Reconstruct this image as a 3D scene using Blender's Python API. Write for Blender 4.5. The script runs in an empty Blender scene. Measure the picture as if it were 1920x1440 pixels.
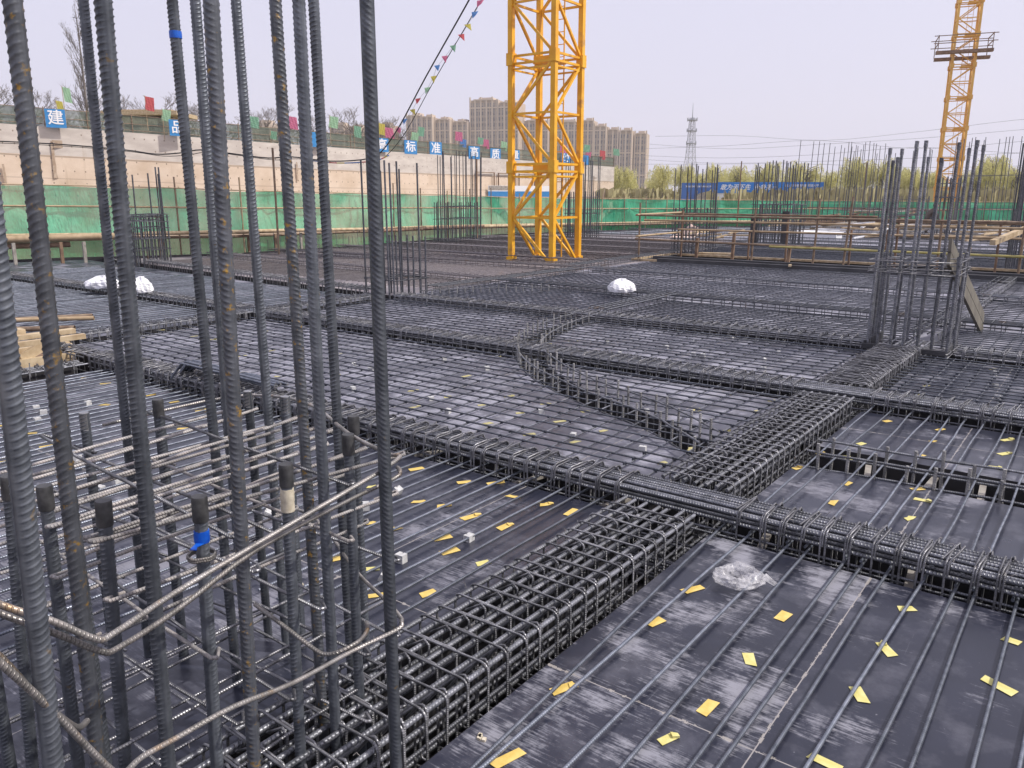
import bpy, math, random
import numpy as np
from mathutils import Vector, Matrix, Euler

# ------------------------------------------------------------------ camera, sky, sun, exposure
S = bpy.context.scene
C = S.collection
H = 1.6                                   # eye height above the formwork deck
PITCH = math.radians(13.375)
YAW = math.radians(37.085)
cam_d = bpy.data.cameras.new('camera')
cam = bpy.data.objects.new('camera', cam_d); C.objects.link(cam)
cam_d.sensor_width = 36.0
cam_d.lens = 36.0 * 1493.0 / 1920.0
cam_d.clip_start = 0.05; cam_d.clip_end = 6000
cam.location = (0, 0, H)
cam.rotation_euler = (math.radians(90) - PITCH, 0, YAW)
S.camera = cam
SUN_EL, SUN_AZ = 50.0, 62.0               # azimuth measured clockwise from +Y
az = math.radians(SUN_AZ); el = math.radians(SUN_EL)
sun_dir = Vector((math.sin(az) * math.cos(el), math.cos(az) * math.cos(el), math.sin(el)))
W = bpy.data.worlds.new('World'); S.world = W; W.use_nodes = True
wn = W.node_tree; wn.nodes.clear()
sky = wn.nodes.new('ShaderNodeTexSky'); sky.sky_type = 'NISHITA'; sky.sun_disc = False
sky.sun_elevation = el; sky.sun_rotation = az
sky.air_density = 1.0; sky.dust_density = 6.0; sky.ozone_density = 1.5
mixw = wn.nodes.new('ShaderNodeMix'); mixw.data_type = 'RGBA'
mixw.inputs['Factor'].default_value = 0.78
mixw.inputs['B'].default_value = (7.1, 6.9, 8.4, 1)   # thin pale haze layer that whitens the whole sky
bgw = wn.nodes.new('ShaderNodeBackground'); bgw.inputs['Strength'].default_value = 0.1
outw = wn.nodes.new('ShaderNodeOutputWorld')
wn.links.new(sky.outputs[0], mixw.inputs['A']); wn.links.new(mixw.outputs['Result'], bgw.inputs[0])
wn.links.new(bgw.outputs[0], outw.inputs[0])
sd = bpy.data.lights.new('sun', 'SUN'); sd.energy = 3.1; sd.angle = math.radians(1.2); sd.color = (1.0, 0.95, 0.87)
so = bpy.data.objects.new('sun', sd); C.objects.link(so)
so.rotation_euler = (-sun_dir).to_track_quat('-Z', 'Y').to_euler(); so.location = (10, 10, 30)
S.view_settings.view_transform = 'Standard'; S.view_settings.look = 'None'
S.view_settings.exposure = 0.32; S.view_settings.gamma = 1.0
S.cycles.max_bounces = 6; S.cycles.transparent_max_bounces = 16

rnd = random.Random(7)

# ------------------------------------------------------------------ helpers
def ordn(i):
    o = ['zeroth', 'first', 'second', 'third', 'fourth', 'fifth', 'sixth', 'seventh', 'eighth', 'ninth', 'tenth',
         'eleventh', 'twelfth', 'thirteenth', 'fourteenth', 'fifteenth', 'sixteenth', 'seventeenth', 'eighteenth',
         'nineteenth', 'twentieth']
    if i <= 20: return o[i]
    t = {2: 'twenty', 3: 'thirty', 4: 'forty', 5: 'fifty', 6: 'sixty', 7: 'seventy'}[i // 10]
    return t + '-' + o[i % 10] if i % 10 else {2: 'twentieth', 3: 'thirtieth', 4: 'fortieth', 5: 'fiftieth', 6: 'sixtieth', 7: 'seventieth'}[i // 10]

def tag(o, label, cat=None, group=None):
    nw = len(label.split())
    if nw > 16 or nw < 4: print('LABEL', nw, label)
    o['label'] = label
    if cat: o['category'] = cat
    if group: o['group'] = group
    return o

def thing(name, label, cat, loc=(0, 0, 0), rz=0.0, group=None):
    o = bpy.data.objects.new(name, None); C.objects.link(o)
    o.location = loc; o.rotation_euler = (0, 0, rz); o.empty_display_size = 0.1
    return tag(o, label, cat, group)

class MB:
    """collects shapes and links them as one mesh object"""
    def __init__(s): s.v = []; s.f = []; s.uv = []; s.sm = []; s.mi = []; s.n = 0; s.cur = 0
    def add(s, vs, fs, uvs=None, smooth=False):
        b = s.n; s.v.extend(vs); s.n += len(vs)
        for k, f in enumerate(fs):
            s.f.append([i + b for i in f]); s.sm.append(smooth); s.mi.append(s.cur)
            s.uv.extend(uvs[k] if uvs else [(0, 0)] * len(f))
        return s
    def box(s, c, d, rz=0.0, rot=None):
        x, y, z = d[0] / 2, d[1] / 2, d[2] / 2
        R = rot if rot is not None else Matrix.Rotation(rz, 3, 'Z')
        vs = [tuple(Vector(c) + R @ Vector((a * x, b * y, e * z))) for a in (-1, 1) for b in (-1, 1) for e in (-1, 1)]
        s.add(vs, [(0, 1, 3, 2), (4, 6, 7, 5), (0, 4, 5, 1), (2, 3, 7, 6), (0, 2, 6, 4), (1, 5, 7, 3)])
        return s
    def beam(s, a, b, w, h=None, up=(0, 0, 1)):
        a = Vector(a); b = Vector(b); h = h or w; d = b - a; L = d.length
        if L < 1e-6: return s
        d.normalize(); u = Vector(up)
        if abs(d.dot(u)) > 0.95: u = Vector((1, 0, 0))
        y = u.cross(d).normalized(); z = d.cross(y)
        R = Matrix((d, y, z)).transposed()
        return s.box((a + b) / 2, (L, w, h), rot=R)
    def tube(s, pts, r, seg=6, pitch=None, cap=True):
        pts = [Vector(p) for p in pts]; n = len(pts)
        pitch = pitch or (r[0] if isinstance(r, (list, tuple)) else r) * 1.5
        rr = r if isinstance(r, (list, tuple)) else [r] * n
        vs = []; L = [0.0]
        for i in range(1, n): L.append(L[-1] + (pts[i] - pts[i - 1]).length)
        d = (pts[1] - pts[0]).normalized()
        u = Vector((0, 0, 1)) if abs(d.z) < 0.9 else Vector((1, 0, 0))
        nrm = (u - d * u.dot(d)).normalized()
        for i in range(n):
            if i == 0: t = pts[1] - pts[0]
            elif i == n - 1: t = pts[-1] - pts[-2]
            else: t = (pts[i + 1] - pts[i]).normalized() + (pts[i] - pts[i - 1]).normalized()
            t.normalize()
            nrm = (nrm - t * nrm.dot(t)).normalized(); bn = t.cross(nrm)
            for k in range(seg):
                a = 2 * math.pi * k / seg
                vs.append(tuple(pts[i] + (nrm * math.cos(a) + bn * math.sin(a)) * rr[i]))
        fs = []; uv = []
        for i in range(n - 1):
            for k in range(seg):
                k2 = (k + 1) % seg
                fs.append((i * seg + k, i * seg + k2, (i + 1) * seg + k2, (i + 1) * seg + k))
                u0, u1 = k / seg, (k + 1) / seg; v0, v1 = L[i] / pitch, L[i + 1] / pitch
                uv.append([(u0, v0), (u1, v0), (u1, v1), (u0, v1)])
        s.add(vs, fs, uv, True)
        if cap:
            s.add([vs[k] for k in range(seg)], [tuple(range(seg - 1, -1, -1))])
            s.add([vs[(n - 1) * seg + k] for k in range(seg)], [tuple(range(seg))])
        return s
    def poly(s, pts, z0, z1):
        n = len(pts)
        ar = sum(pts[i][0] * pts[(i + 1) % n][1] - pts[(i + 1) % n][0] * pts[i][1] for i in range(n))
        if ar < 0: pts = pts[::-1]
        vs = [(p[0], p[1], z1) for p in pts] + [(p[0], p[1], z0) for p in pts]
        fs = [tuple(range(n)), tuple(range(2 * n - 1, n - 1, -1))]
        for i in range(n):
            j = (i + 1) % n; fs.append((i, i + n, j + n, j))
        return s.add(vs, fs)
    def mesh(s, name, mats):
        me = bpy.data.meshes.new(name)
        me.from_pydata([tuple(v) for v in s.v], [], s.f)
        ul = me.uv_layers.new(name='UVMap')
        ul.data.foreach_set('uv', np.array(s.uv, dtype=np.float32).ravel())
        me.polygons.foreach_set('use_smooth', s.sm)
        for m in (mats if isinstance(mats, (list, tuple)) else [mats]): me.materials.append(m) if m else None
        me.polygons.foreach_set('material_index', s.mi)
        me.update(); return me
    def build(s, name, mats, parent=None, loc=(0, 0, 0), rot=(0, 0, 0)):
        return inst(name, s.mesh(name, mats), parent, loc, rot)

def inst(name, me, parent=None, loc=(0, 0, 0), rot=(0, 0, 0), scale=None):
    o = bpy.data.objects.new(name, me); C.objects.link(o)
    if parent is not None: o.parent = parent
    o.location = loc; o.rotation_euler = rot
    if scale: o.scale = scale
    return o

def struct(name, mb, m, label):
    o = mb.build(name, m); o['kind'] = 'structure'; o['label'] = label; return o

# ------------------------------------------------------------------ materials
def nt(name):
    m = bpy.data.materials.new(name); m.use_nodes = True
    t = m.node_tree; b = t.nodes['Principled BSDF']
    return m, t, b
def N(t, ty, **kw):
    n = t.nodes.new(ty)
    for k, v in kw.items():
        if hasattr(n, k): setattr(n, k, v)
        else: n.inputs[k].default_value = v
    return n
def math_(t, op, a, b=None, clamp=False):
    n = t.nodes.new('ShaderNodeMath'); n.operation = op; n.use_clamp = clamp
    for i, x in enumerate((a, b)):
        if x is None: continue
        if isinstance(x, (int, float)): n.inputs[i].default_value = x
        else: t.links.new(x, n.inputs[i])
    return n.outputs[0]
def ramp(t, fac, stops):
    r = t.nodes.new('ShaderNodeValToRGB')
    while len(r.color_ramp.elements) < len(stops): r.color_ramp.elements.new(0.5)
    for e, (p, c) in zip(r.color_ramp.elements, stops):
        e.position = p; e.color = (*c, 1) if len(c) == 3 else c
    t.links.new(fac, r.inputs[0]); return r.outputs[0]
def mixc(t, fac, a, b):
    n = t.nodes.new('ShaderNodeMix'); n.data_type = 'RGBA'
    for s_, x in (('Factor', fac), ('A', a), ('B', b)):
        if isinstance(x, (int, float)): n.inputs[s_].default_value = x
        elif isinstance(x, tuple): n.inputs[s_].default_value = (*x, 1) if len(x) == 3 else x
        else: t.links.new(x, n.inputs[s_])
    return n.outputs['Result']
def coords(t, kind='Object', scale=(1, 1, 1), loc=(0, 0, 0)):
    tc = t.nodes.new('ShaderNodeTexCoord'); mp = t.nodes.new('ShaderNodeMapping')
    mp.inputs['Scale'].default_value = scale; mp.inputs['Location'].default_value = loc
    t.links.new(tc.outputs[kind], mp.inputs[0]); return mp.outputs[0]
def noise(t, vec, scale, detail=4, rough=0.55):
    n = t.nodes.new('ShaderNodeTexNoise'); n.inputs['Scale'].default_value = scale
    n.inputs['Detail'].default_value = detail; n.inputs['Roughness'].default_value = rough
    t.links.new(vec, n.inputs['Vector']); return n.outputs['Fac']
def bump(t, b, h, dist, strength=1.0):
    n = t.nodes.new('ShaderNodeBump'); n.inputs['Distance'].default_value = dist; n.inputs['Strength'].default_value = strength
    t.links.new(h, n.inputs['Height']); t.links.new(n.outputs[0], b.inputs['Normal'])

def simple(name, c1, c2=None, rough=0.6, metal=0.0, sc=6.0, bd=0.0, bs=40.0, kind='Object', lo=0.35, hi=0.7, c3=None):
    m, t, b = nt(name)
    v = coords(t, kind)
    f = noise(t, v, sc)
    st = [(lo, c1), (hi, c2 or c1)]
    if c3: st.append((min(hi + 0.12, 1.0), c3))
    t.links.new(ramp(t, f, st), b.inputs['Base Color'])
    b.inputs['Roughness'].default_value = rough; b.inputs['Metallic'].default_value = metal
    if bd: bump(t, b, noise(t, v, bs), bd)
    return m

def steel(name, dark, light, rust, rust_hi, ribs=True, rough=0.42, metal=0.55, rscale=9.0, bd=0.0016, dust=0.0):
    """rolled bar: mill scale with rust and yellow fingerprints of rust, crescent ribs from the UVs"""
    m, t, b = nt(name)
    v = coords(t, 'Object')
    oi = t.nodes.new('ShaderNodeObjectInfo')
    add = t.nodes.new('ShaderNodeVectorMath'); add.operation = 'ADD'
    sc_ = t.nodes.new('ShaderNodeVectorMath'); sc_.operation = 'SCALE'; sc_.inputs['Scale'].default_value = 37.0
    cmb = t.nodes.new('ShaderNodeCombineXYZ')
    for i in range(3): t.links.new(oi.outputs['Random'], cmb.inputs[i])
    t.links.new(cmb.outputs[0], sc_.inputs[0]); t.links.new(v, add.inputs[0]); t.links.new(sc_.outputs[0], add.inputs[1])
    v2 = add.outputs[0]
    f = noise(t, v2, 22.0, 5)
    col = ramp(t, f, [(0.3, dark), (0.72, light)])
    f2 = noise(t, v2, rscale, 6, 0.65)
    rm = ramp(t, f2, [(rust_hi, (0, 0, 0)), (min(rust_hi + 0.1, 1.0), (1, 1, 1))])
    col = mixc(t, rm, col, rust)
    if dust:
        f3 = noise(t, v2, 30.0, 3)
        col = mixc(t, ramp(t, f3, [(0.45, (0, 0, 0)), (0.62, (dust, dust, dust))]), col, (0.42, 0.38, 0.36))
    hs = t.nodes.new('ShaderNodeHueSaturation'); rv = math_(t, 'ADD', math_(t, 'MULTIPLY', oi.outputs['Random'], 0.55), 0.72)
    t.links.new(rv, hs.inputs['Value']); t.links.new(col, hs.inputs['Color']); col = hs.outputs[0]
    t.links.new(col, b.inputs['Base Color'])
    b.inputs['Metallic'].default_value = metal
    rr = ramp(t, f, [(0.3, (rough + 0.12,) * 3), (0.7, (rough - 0.06,) * 3)])
    t.links.new(rr, b.inputs['Roughness'])
    if ribs:
        uvn = t.nodes.new('ShaderNodeTexCoord'); sep = t.nodes.new('ShaderNodeSeparateXYZ')
        t.links.new(uvn.outputs['UV'], sep.inputs[0])
        a = math_(t, 'ABSOLUTE', math_(t, 'SINE', math_(t, 'MULTIPLY', sep.outputs[0], 2 * math.pi)))
        ph = math_(t, 'ADD', math_(t, 'MULTIPLY', sep.outputs[1], 2 * math.pi), math_(t, 'MULTIPLY', math_(t, 'COSINE', math_(t, 'MULTIPLY', sep.outputs[0], 2 * math.pi)), 2.2))
        w = math_(t, 'POWER', math_(t, 'MAXIMUM', math_(t, 'SINE', ph), 0.0), 2.0)
        bump(t, b, math_(t, 'MULTIPLY', w, math_(t, 'MINIMUM', math_(t, 'MULTIPLY', a, 1.6), 1.0)), bd)
    return m

M = {}
M['bar'] = steel('steel_bar_thick', (0.07, 0.078, 0.092), (0.17, 0.185, 0.21), (0.26, 0.17, 0.06), 0.66, ribs=False, rough=0.4, bd=0.001, rscale=30)
M['bar_rusty'] = steel('steel_bar_rusty', (0.065, 0.07, 0.08), (0.15, 0.16, 0.18), (0.36, 0.22, 0.05), 0.58, ribs=False, rough=0.43, rscale=48)
M['beam'] = steel('steel_beam_bar', (0.095, 0.1, 0.112), (0.27, 0.275, 0.305), (0.24, 0.16, 0.09), 0.68, rough=0.4, rscale=5, bd=0.0024)
M['tie'] = steel('steel_stirrup', (0.11, 0.11, 0.118), (0.32, 0.32, 0.34), (0.3, 0.24, 0.18), 0.66, rough=0.33, rscale=7, metal=0.65)
M['tie_pale'] = steel('steel_stirrup_splashed', (0.2, 0.19, 0.19), (0.45, 0.43, 0.42), (0.42, 0.36, 0.3), 0.62, rough=0.6, metal=0.25, dust=0.8)
M['tie_brown'] = steel('steel_ring_brown', (0.15, 0.14, 0.13), (0.36, 0.345, 0.33), (0.3, 0.2, 0.11), 0.58, rough=0.38, metal=0.6, dust=0.45)
M['mat'] = steel('steel_mat_bar', (0.05, 0.056, 0.072), (0.13, 0.14, 0.17), (0.15, 0.11, 0.08), 0.75, rough=0.4)
M['mat_light'] = steel('steel_mat_light', (0.12, 0.125, 0.15), (0.27, 0.28, 0.32), (0.2, 0.16, 0.12), 0.75, rough=0.36)
M['loose'] = steel('steel_loose_bar', (0.11, 0.125, 0.155), (0.26, 0.28, 0.33), (0.2, 0.15, 0.1), 0.75, rough=0.38, metal=0.6)
M['far_steel'] = steel('steel_far', (0.07, 0.075, 0.088), (0.15, 0.155, 0.175), (0.11, 0.07, 0.045), 0.6, ribs=False, rough=0.5, rscale=2)
M['far_brown'] = steel('steel_far_brown', (0.11, 0.1, 0.105), (0.22, 0.2, 0.205), (0.2, 0.14, 0.1), 0.62, ribs=False, rough=0.55, rscale=2)
M['cap'] = simple('coupler_dark', (0.05, 0.05, 0.052), (0.12, 0.12, 0.122), 0.5, 0.5, 30, 0.0006, 160)
M['cap_bright'] = simple('thread_bright', (0.3, 0.3, 0.3), (0.5, 0.5, 0.49), 0.3, 0.9, 30)
M['tape_blue'] = simple('tape_blue', (0.0, 0.06, 0.42), (0.01, 0.13, 0.6), 0.4, sc=30)
M['tape_cream'] = simple('tape_cream', (0.5, 0.44, 0.33), (0.68, 0.62, 0.5), 0.6, sc=60, bd=0.001)
M['tape'] = simple('tape_yellow', (0.6, 0.43, 0.1), (0.76, 0.57, 0.19), 0.6, sc=25, bd=0.001, bs=80)
M['tape2'] = simple('tape_yellow_pale', (0.58, 0.52, 0.16), (0.68, 0.63, 0.28), 0.6, sc=25, bd=0.001, bs=80)
M['tape_dull'] = simple('tape_dull', (0.42, 0.37, 0.16), (0.5, 0.46, 0.24), 0.6, sc=25)
M['concrete_block'] = simple('cover_block', (0.42, 0.42, 0.42), (0.62, 0.62, 0.61), 0.85, sc=40, bd=0.001)
M['timber'] = simple('sawn_timber', (0.36, 0.26, 0.15), (0.58, 0.47, 0.31), 0.75, sc=9, bd=0.001)
M['timber_grey'] = simple('grey_timber', (0.22, 0.2, 0.18), (0.42, 0.39, 0.35), 0.8, sc=9, bd=0.001)
M['timber_brown'] = simple('brown_timber', (0.14, 0.085, 0.055), (0.3, 0.2, 0.13), 0.8, sc=5, bd=0.001)
M['pipe_rust'] = simple('rusty_pipe', (0.16, 0.105, 0.07), (0.33, 0.25, 0.175), 0.65, 0.25, 7)
M['pipe_tan'] = simple('tan_pipe', (0.33, 0.24, 0.14), (0.48, 0.36, 0.23), 0.6, 0.1, 7)
M['pipe_yellow'] = simple('yellow_pipe', (0.36, 0.31, 0.1), (0.5, 0.45, 0.18), 0.55, 0.1, 7)
M['yellow'] = simple('crane_yellow', (0.72, 0.34, 0.012), (0.86, 0.46, 0.025), 0.42, 0.0, 2.6, c3=(0.5, 0.24, 0.05), hi=0.62)
M['orange'] = simple('crane_orange', (0.66, 0.36, 0.06), (0.82, 0.5, 0.12), 0.45, 0.0, 1.6)
M['white_cloth'] = simple('woven_bag', (0.75, 0.75, 0.78), (0.85, 0.85, 0.87), 0.7, sc=12, bd=0.004, bs=60)
M['form_side'] = simple('form_board', (0.018, 0.017, 0.02), (0.045, 0.042, 0.045), 0.55, sc=3)
M['dark_panel'] = simple('dark_panel', (0.03, 0.03, 0.034), (0.06, 0.06, 0.066), 0.5, sc=3)
M['soil'] = simple('soil', (0.2, 0.15, 0.1), (0.32, 0.26, 0.19), 0.95, sc=0.3, bd=0.05, bs=1.5)
M['grass'] = simple('dry_field', (0.16, 0.15, 0.07), (0.26, 0.23, 0.12), 0.95, sc=0.05)
M['black_cable'] = simple('black_cable', (0.015, 0.015, 0.018), (0.03, 0.03, 0.035), 0.5)
M['wire'] = simple('power_wire', (0.25, 0.25, 0.28), (0.32, 0.32, 0.35), 0.6)
M['bark'] = simple('grey_bark', (0.13, 0.11, 0.1), (0.24, 0.21, 0.19), 0.9, sc=4)
M['sign_blue'] = simple('sign_blue', (0.02, 0.19, 0.47), (0.04, 0.24, 0.54), 0.4)
M['board_blue'] = simple('board_blue', (0.0, 0.13, 0.5), (0.01, 0.19, 0.6), 0.45, sc=0.3)
M['board_blue2'] = simple('board_blue_dark', (0.03, 0.1, 0.36), (0.05, 0.17, 0.45), 0.45, sc=0.25)
M['paint_white'] = simple('paint_white', (0.75, 0.76, 0.78), (0.82, 0.82, 0.84), 0.5)
M['skin'] = simple('skin', (0.32, 0.19, 0.13), (0.38, 0.23, 0.16), 0.6)
M['jacket'] = simple('jacket_brown', (0.07, 0.055, 0.045), (0.13, 0.1, 0.085), 0.85, sc=20)
M['trousers'] = simple('trousers_grey', (0.12, 0.13, 0.14), (0.2, 0.21, 0.22), 0.85, sc=20)
M['hair'] = simple('hair_black', (0.01, 0.01, 0.01), (0.02, 0.02, 0.02), 0.6)
M['towerwall'] = simple('tower_render', (0.4, 0.31, 0.235), (0.47, 0.37, 0.28), 0.85, sc=0.02)
M['towerpier'] = simple('tower_pier', (0.54, 0.44, 0.34), (0.62, 0.51, 0.4), 0.85, sc=0.02)
M['towerglass'] = simple('tower_windows', (0.1, 0.1, 0.11), (0.2, 0.19, 0.2), 0.3, sc=0.4)
M['lattice'] = simple('galvanised', (0.3, 0.31, 0.34), (0.4, 0.41, 0.44), 0.5, 0.3)
for k, c in {'pink': (0.7, 0.2, 0.34), 'green': (0.25, 0.5, 0.34), 'yellowf': (0.68, 0.6, 0.12), 'bluef': (0.12, 0.3, 0.66), 'redf': (0.68, 0.13, 0.14), 'palegreen': (0.4, 0.66, 0.42)}.items():
    m, t, b = nt('flag_' + k); b.inputs['Base Color'].default_value = (*c, 1); b.inputs['Roughness'].default_value = 0.6
    tr = t.nodes.new('ShaderNodeBsdfTranslucent'); tr.inputs[0].default_value = (*c, 1)
    ms = t.nodes.new('ShaderNodeMixShader'); ms.inputs[0].default_value = 0.45
    t.links.new(b.outputs[0], ms.inputs[1]); t.links.new(tr.outputs[0], ms.inputs[2]); t.links.new(ms.outputs[0], t.nodes['Material Output'].inputs[0])
    M[k] = m

def net(name, c1, c2, alpha, sc):
    """shade netting: part woven strips, part open holes"""
    m, t, b = nt(name)
    v = coords(t, 'Object')
    f = noise(t, v, 0.8, 3)
    fz = noise(t, coords(t, 'Object', (2.6, 2.6, .7)), 1.0, 4, .65)
    col = ramp(t, math_(t, 'ADD', math_(t, 'MULTIPLY', f, .5), math_(t, 'MULTIPLY', fz, .5)), [(0.38, c1), (0.62, c2)])  # darker folds painted into the colour, partly from the noise that drives the bump
    t.links.new(col, b.inputs['Base Color']); b.inputs['Roughness'].default_value = 0.6
    bump(t, b, fz, .25, .8)
    tr = t.nodes.new('ShaderNodeBsdfTranslucent'); t.links.new(col, tr.inputs[0])
    ms = t.nodes.new('ShaderNodeMixShader'); ms.inputs[0].default_value = 0.4
    t.links.new(b.outputs[0], ms.inputs[1]); t.links.new(tr.outputs[0], ms.inputs[2])
    tp = t.nodes.new('ShaderNodeBsdfTransparent')
    m2 = t.nodes.new('ShaderNodeMixShader')
    f2 = noise(t, v, sc, 2)
    fa = ramp(t, f2, [(0.35, (alpha - 0.1,) * 3), (0.65, (min(alpha + 0.1, 1),) * 3)])
    t.links.new(fa, m2.inputs[0]); t.links.new(tp.outputs[0], m2.inputs[1]); t.links.new(ms.outputs[0], m2.inputs[2])
    t.links.new(m2.outputs[0], t.nodes['Material Output'].inputs[0])
    return m
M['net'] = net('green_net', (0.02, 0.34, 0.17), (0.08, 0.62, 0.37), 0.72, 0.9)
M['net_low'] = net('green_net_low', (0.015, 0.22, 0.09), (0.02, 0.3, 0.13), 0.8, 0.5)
M['net_grey'] = net('grey_green_net', (0.13, 0.17, 0.13), (0.2, 0.24, 0.18), 0.72, 0.3)

# clear crumpled plastic
m, t, b = nt('clear_plastic'); b.inputs['Base Color'].default_value = (0.75, 0.74, 0.76, 1); b.inputs['Roughness'].default_value = 0.18
v = coords(t, 'Object'); bump(t, b, noise(t, v, 45, 4), 0.006)
tp = t.nodes.new('ShaderNodeBsdfTransparent'); ms = t.nodes.new('ShaderNodeMixShader')
fa = ramp(t, noise(t, v, 28, 3), [(0.35, (0.12,) * 3), (0.7, (0.55,) * 3)])
t.links.new(fa, ms.inputs[0]); t.links.new(tp.outputs[0], ms.inputs[1]); t.links.new(b.outputs[0], ms.inputs[2])
t.links.new(ms.outputs[0], t.nodes['Material Output'].inputs[0]); M['plastic'] = m

def plywood(name, base, base2, scuff, amount, spec=0.5, rough=0.3, seamx=-0.66, seamy=2.06, patch=0.0, rvk=0.12, off=(0, 0, 0), bigs=1.9):
    """film-faced shuttering ply: sheets, seams, dragged cement scuffs along the grain, dust and droplets"""
    m, t, b = nt(name)
    v = coords(t, 'Object')
    sep = t.nodes.new('ShaderNodeSeparateXYZ'); t.links.new(v, sep.inputs[0])
    sx = math_(t, 'DIVIDE', math_(t, 'SUBTRACT', sep.outputs[0], seamx), 0.915)
    sy = math_(t, 'DIVIDE', math_(t, 'SUBTRACT', sep.outputs[1], seamy), 1.83)
    fx = math_(t, 'FRACT', sx); fy = math_(t, 'FRACT', sy)
    idx = math_(t, 'ADD', math_(t, 'FLOOR', sx), math_(t, 'MULTIPLY', math_(t, 'FLOOR', sy), 17.3))
    wn_ = t.nodes.new('ShaderNodeTexWhiteNoise'); wn_.noise_dimensions = '1D'; t.links.new(idx, wn_.inputs['W'])
    rv = wn_.outputs['Value']
    big = noise(t, coords(t, 'Object', (1, 1, 1), off), bigs, 5, 0.62)
    base_c = mixc(t, rv, base, base2)
    base_c = mixc(t, ramp(t, noise(t, v, 5, 5), [(0.4, (0, 0, 0)), (0.75, (0.5, 0.5, 0.5))]), base_c, tuple(x * 1.9 for x in base))
    # scuffs
    st1 = noise(t, coords(t, 'Object', (9, 130, 1)), 1.0, 8, 0.75)
    st2 = noise(t, coords(t, 'Object', (3, 34, 1), (5, 2, 0)), 1.0, 5, 0.6)
    st3 = noise(t, v, 26.0, 6, 0.8)
    st = math_(t, 'ADD', math_(t, 'ADD', math_(t, 'MULTIPLY', st1, 0.75), math_(t, 'MULTIPLY', st2, 0.3)), math_(t, 'SUBTRACT', math_(t, 'MULTIPLY', st3, 0.35), 0.2))
    thr = math_(t, 'ADD', math_(t, 'MULTIPLY', big, 1.25), math_(t, 'MULTIPLY', rv, rvk))
    su = math_(t, 'ADD', st, thr)
    if patch: su = math_(t, 'ADD', su, math_(t, 'MULTIPLY', math_(t, 'LESS_THAN', sep.outputs[0], seamx), patch))
    lo = 1.25 - amount
    mask = ramp(t, math_(t, 'MULTIPLY', su, 0.5), [(lo * 0.5, (0, 0, 0)), (min(lo * 0.5 + 0.035, 1), (0.4, 0.4, 0.4)), (min(lo * 0.5 + 0.08, 1), (0.9, 0.9, 0.9))])
    sp = noise(t, v, 38, 3, 0.7)
    mask2 = ramp(t, sp, [(0.69, (0, 0, 0)), (0.73, (0.6, 0.6, 0.6))])
    mk = math_(t, 'MAXIMUM', mask, mask2)
    col = mixc(t, mk, base_c, scuff)
    sc1 = math_(t, 'GREATER_THAN', noise(t, coords(t, 'Object', (150, 2.5, 1), (3, 9, 0)), 1.0, 3, 0.5), 0.735)
    col = mixc(t, math_(t, 'MULTIPLY', sc1, 0.22), col, (0.3, 0.3, 0.33))
    smu = ramp(t, noise(t, v, 3.7, 6, 0.7), [(0.5, (0, 0, 0)), (0.72, (0.3, 0.3, 0.3))])
    col = mixc(t, smu, col, (0.22, 0.22, 0.26))
    # seams
    def near(fr, w): return math_(t, 'MAXIMUM', math_(t, 'LESS_THAN', fr, w), math_(t, 'GREATER_THAN', fr, 1 - w))
    seam = math_(t, 'MAXIMUM', near(fx, 0.0022), near(fy, 0.0012))
    cem = math_(t, 'MULTIPLY', math_(t, 'MAXIMUM', near(fx, 0.006), near(fy, 0.004)), math_(t, 'GREATER_THAN', noise(t, v, 14, 4, 0.8), 0.55))
    col = mixc(t, math_(t, 'MULTIPLY', cem, 0.7), col, (0.4, 0.37, 0.33))
    col = mixc(t, seam, col, (0.3, 0.28, 0.27))
    t.links.new(col, b.inputs['Base Color'])
    r_ = mixc(t, mk, (rough,) * 3, (0.75,) * 3)
    r2 = math_(t, 'ADD', r_, math_(t, 'MULTIPLY', noise(t, v, 3, 3), 0.14)); t.links.new(r2, b.inputs['Roughness'])
    b.inputs['Specular IOR Level'].default_value = spec
    bump(t, b, noise(t, v, 2.5, 2), 0.004, 0.6)
    return m
M['ply'] = plywood('ply_near', (0.014, 0.0155, 0.026), (0.021, 0.023, 0.038), (0.27, 0.27, 0.31), -0.015, rough=0.24, patch=0.12, rvk=0.02, off=(3.0, 1.0, 0), bigs=2.9)
M['ply_clean'] = plywood('ply_clean', (0.016, 0.018, 0.03), (0.026, 0.028, 0.045), (0.22, 0.22, 0.26), 0.04, rough=0.22, bigs=2.6)
M['ply_dusty'] = plywood('ply_dusty', (0.075, 0.075, 0.097), (0.115, 0.115, 0.14), (0.32, 0.32, 0.38), 0.08, rough=0.33, bigs=2.4)
M['ply_brown'] = plywood('ply_brown', (0.12, 0.105, 0.115), (0.15, 0.13, 0.14), (0.35, 0.31, 0.3), 0.0, rough=0.5)

# ------------------------------------------------------------------ setting: ground, decks
g = MB(); g.box((0, 600, -4.55), (6000, 5000, 1.0)); struct('ground', g, M['soil'], 'bare soil ground at the bottom of the pit and beyond')

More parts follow.
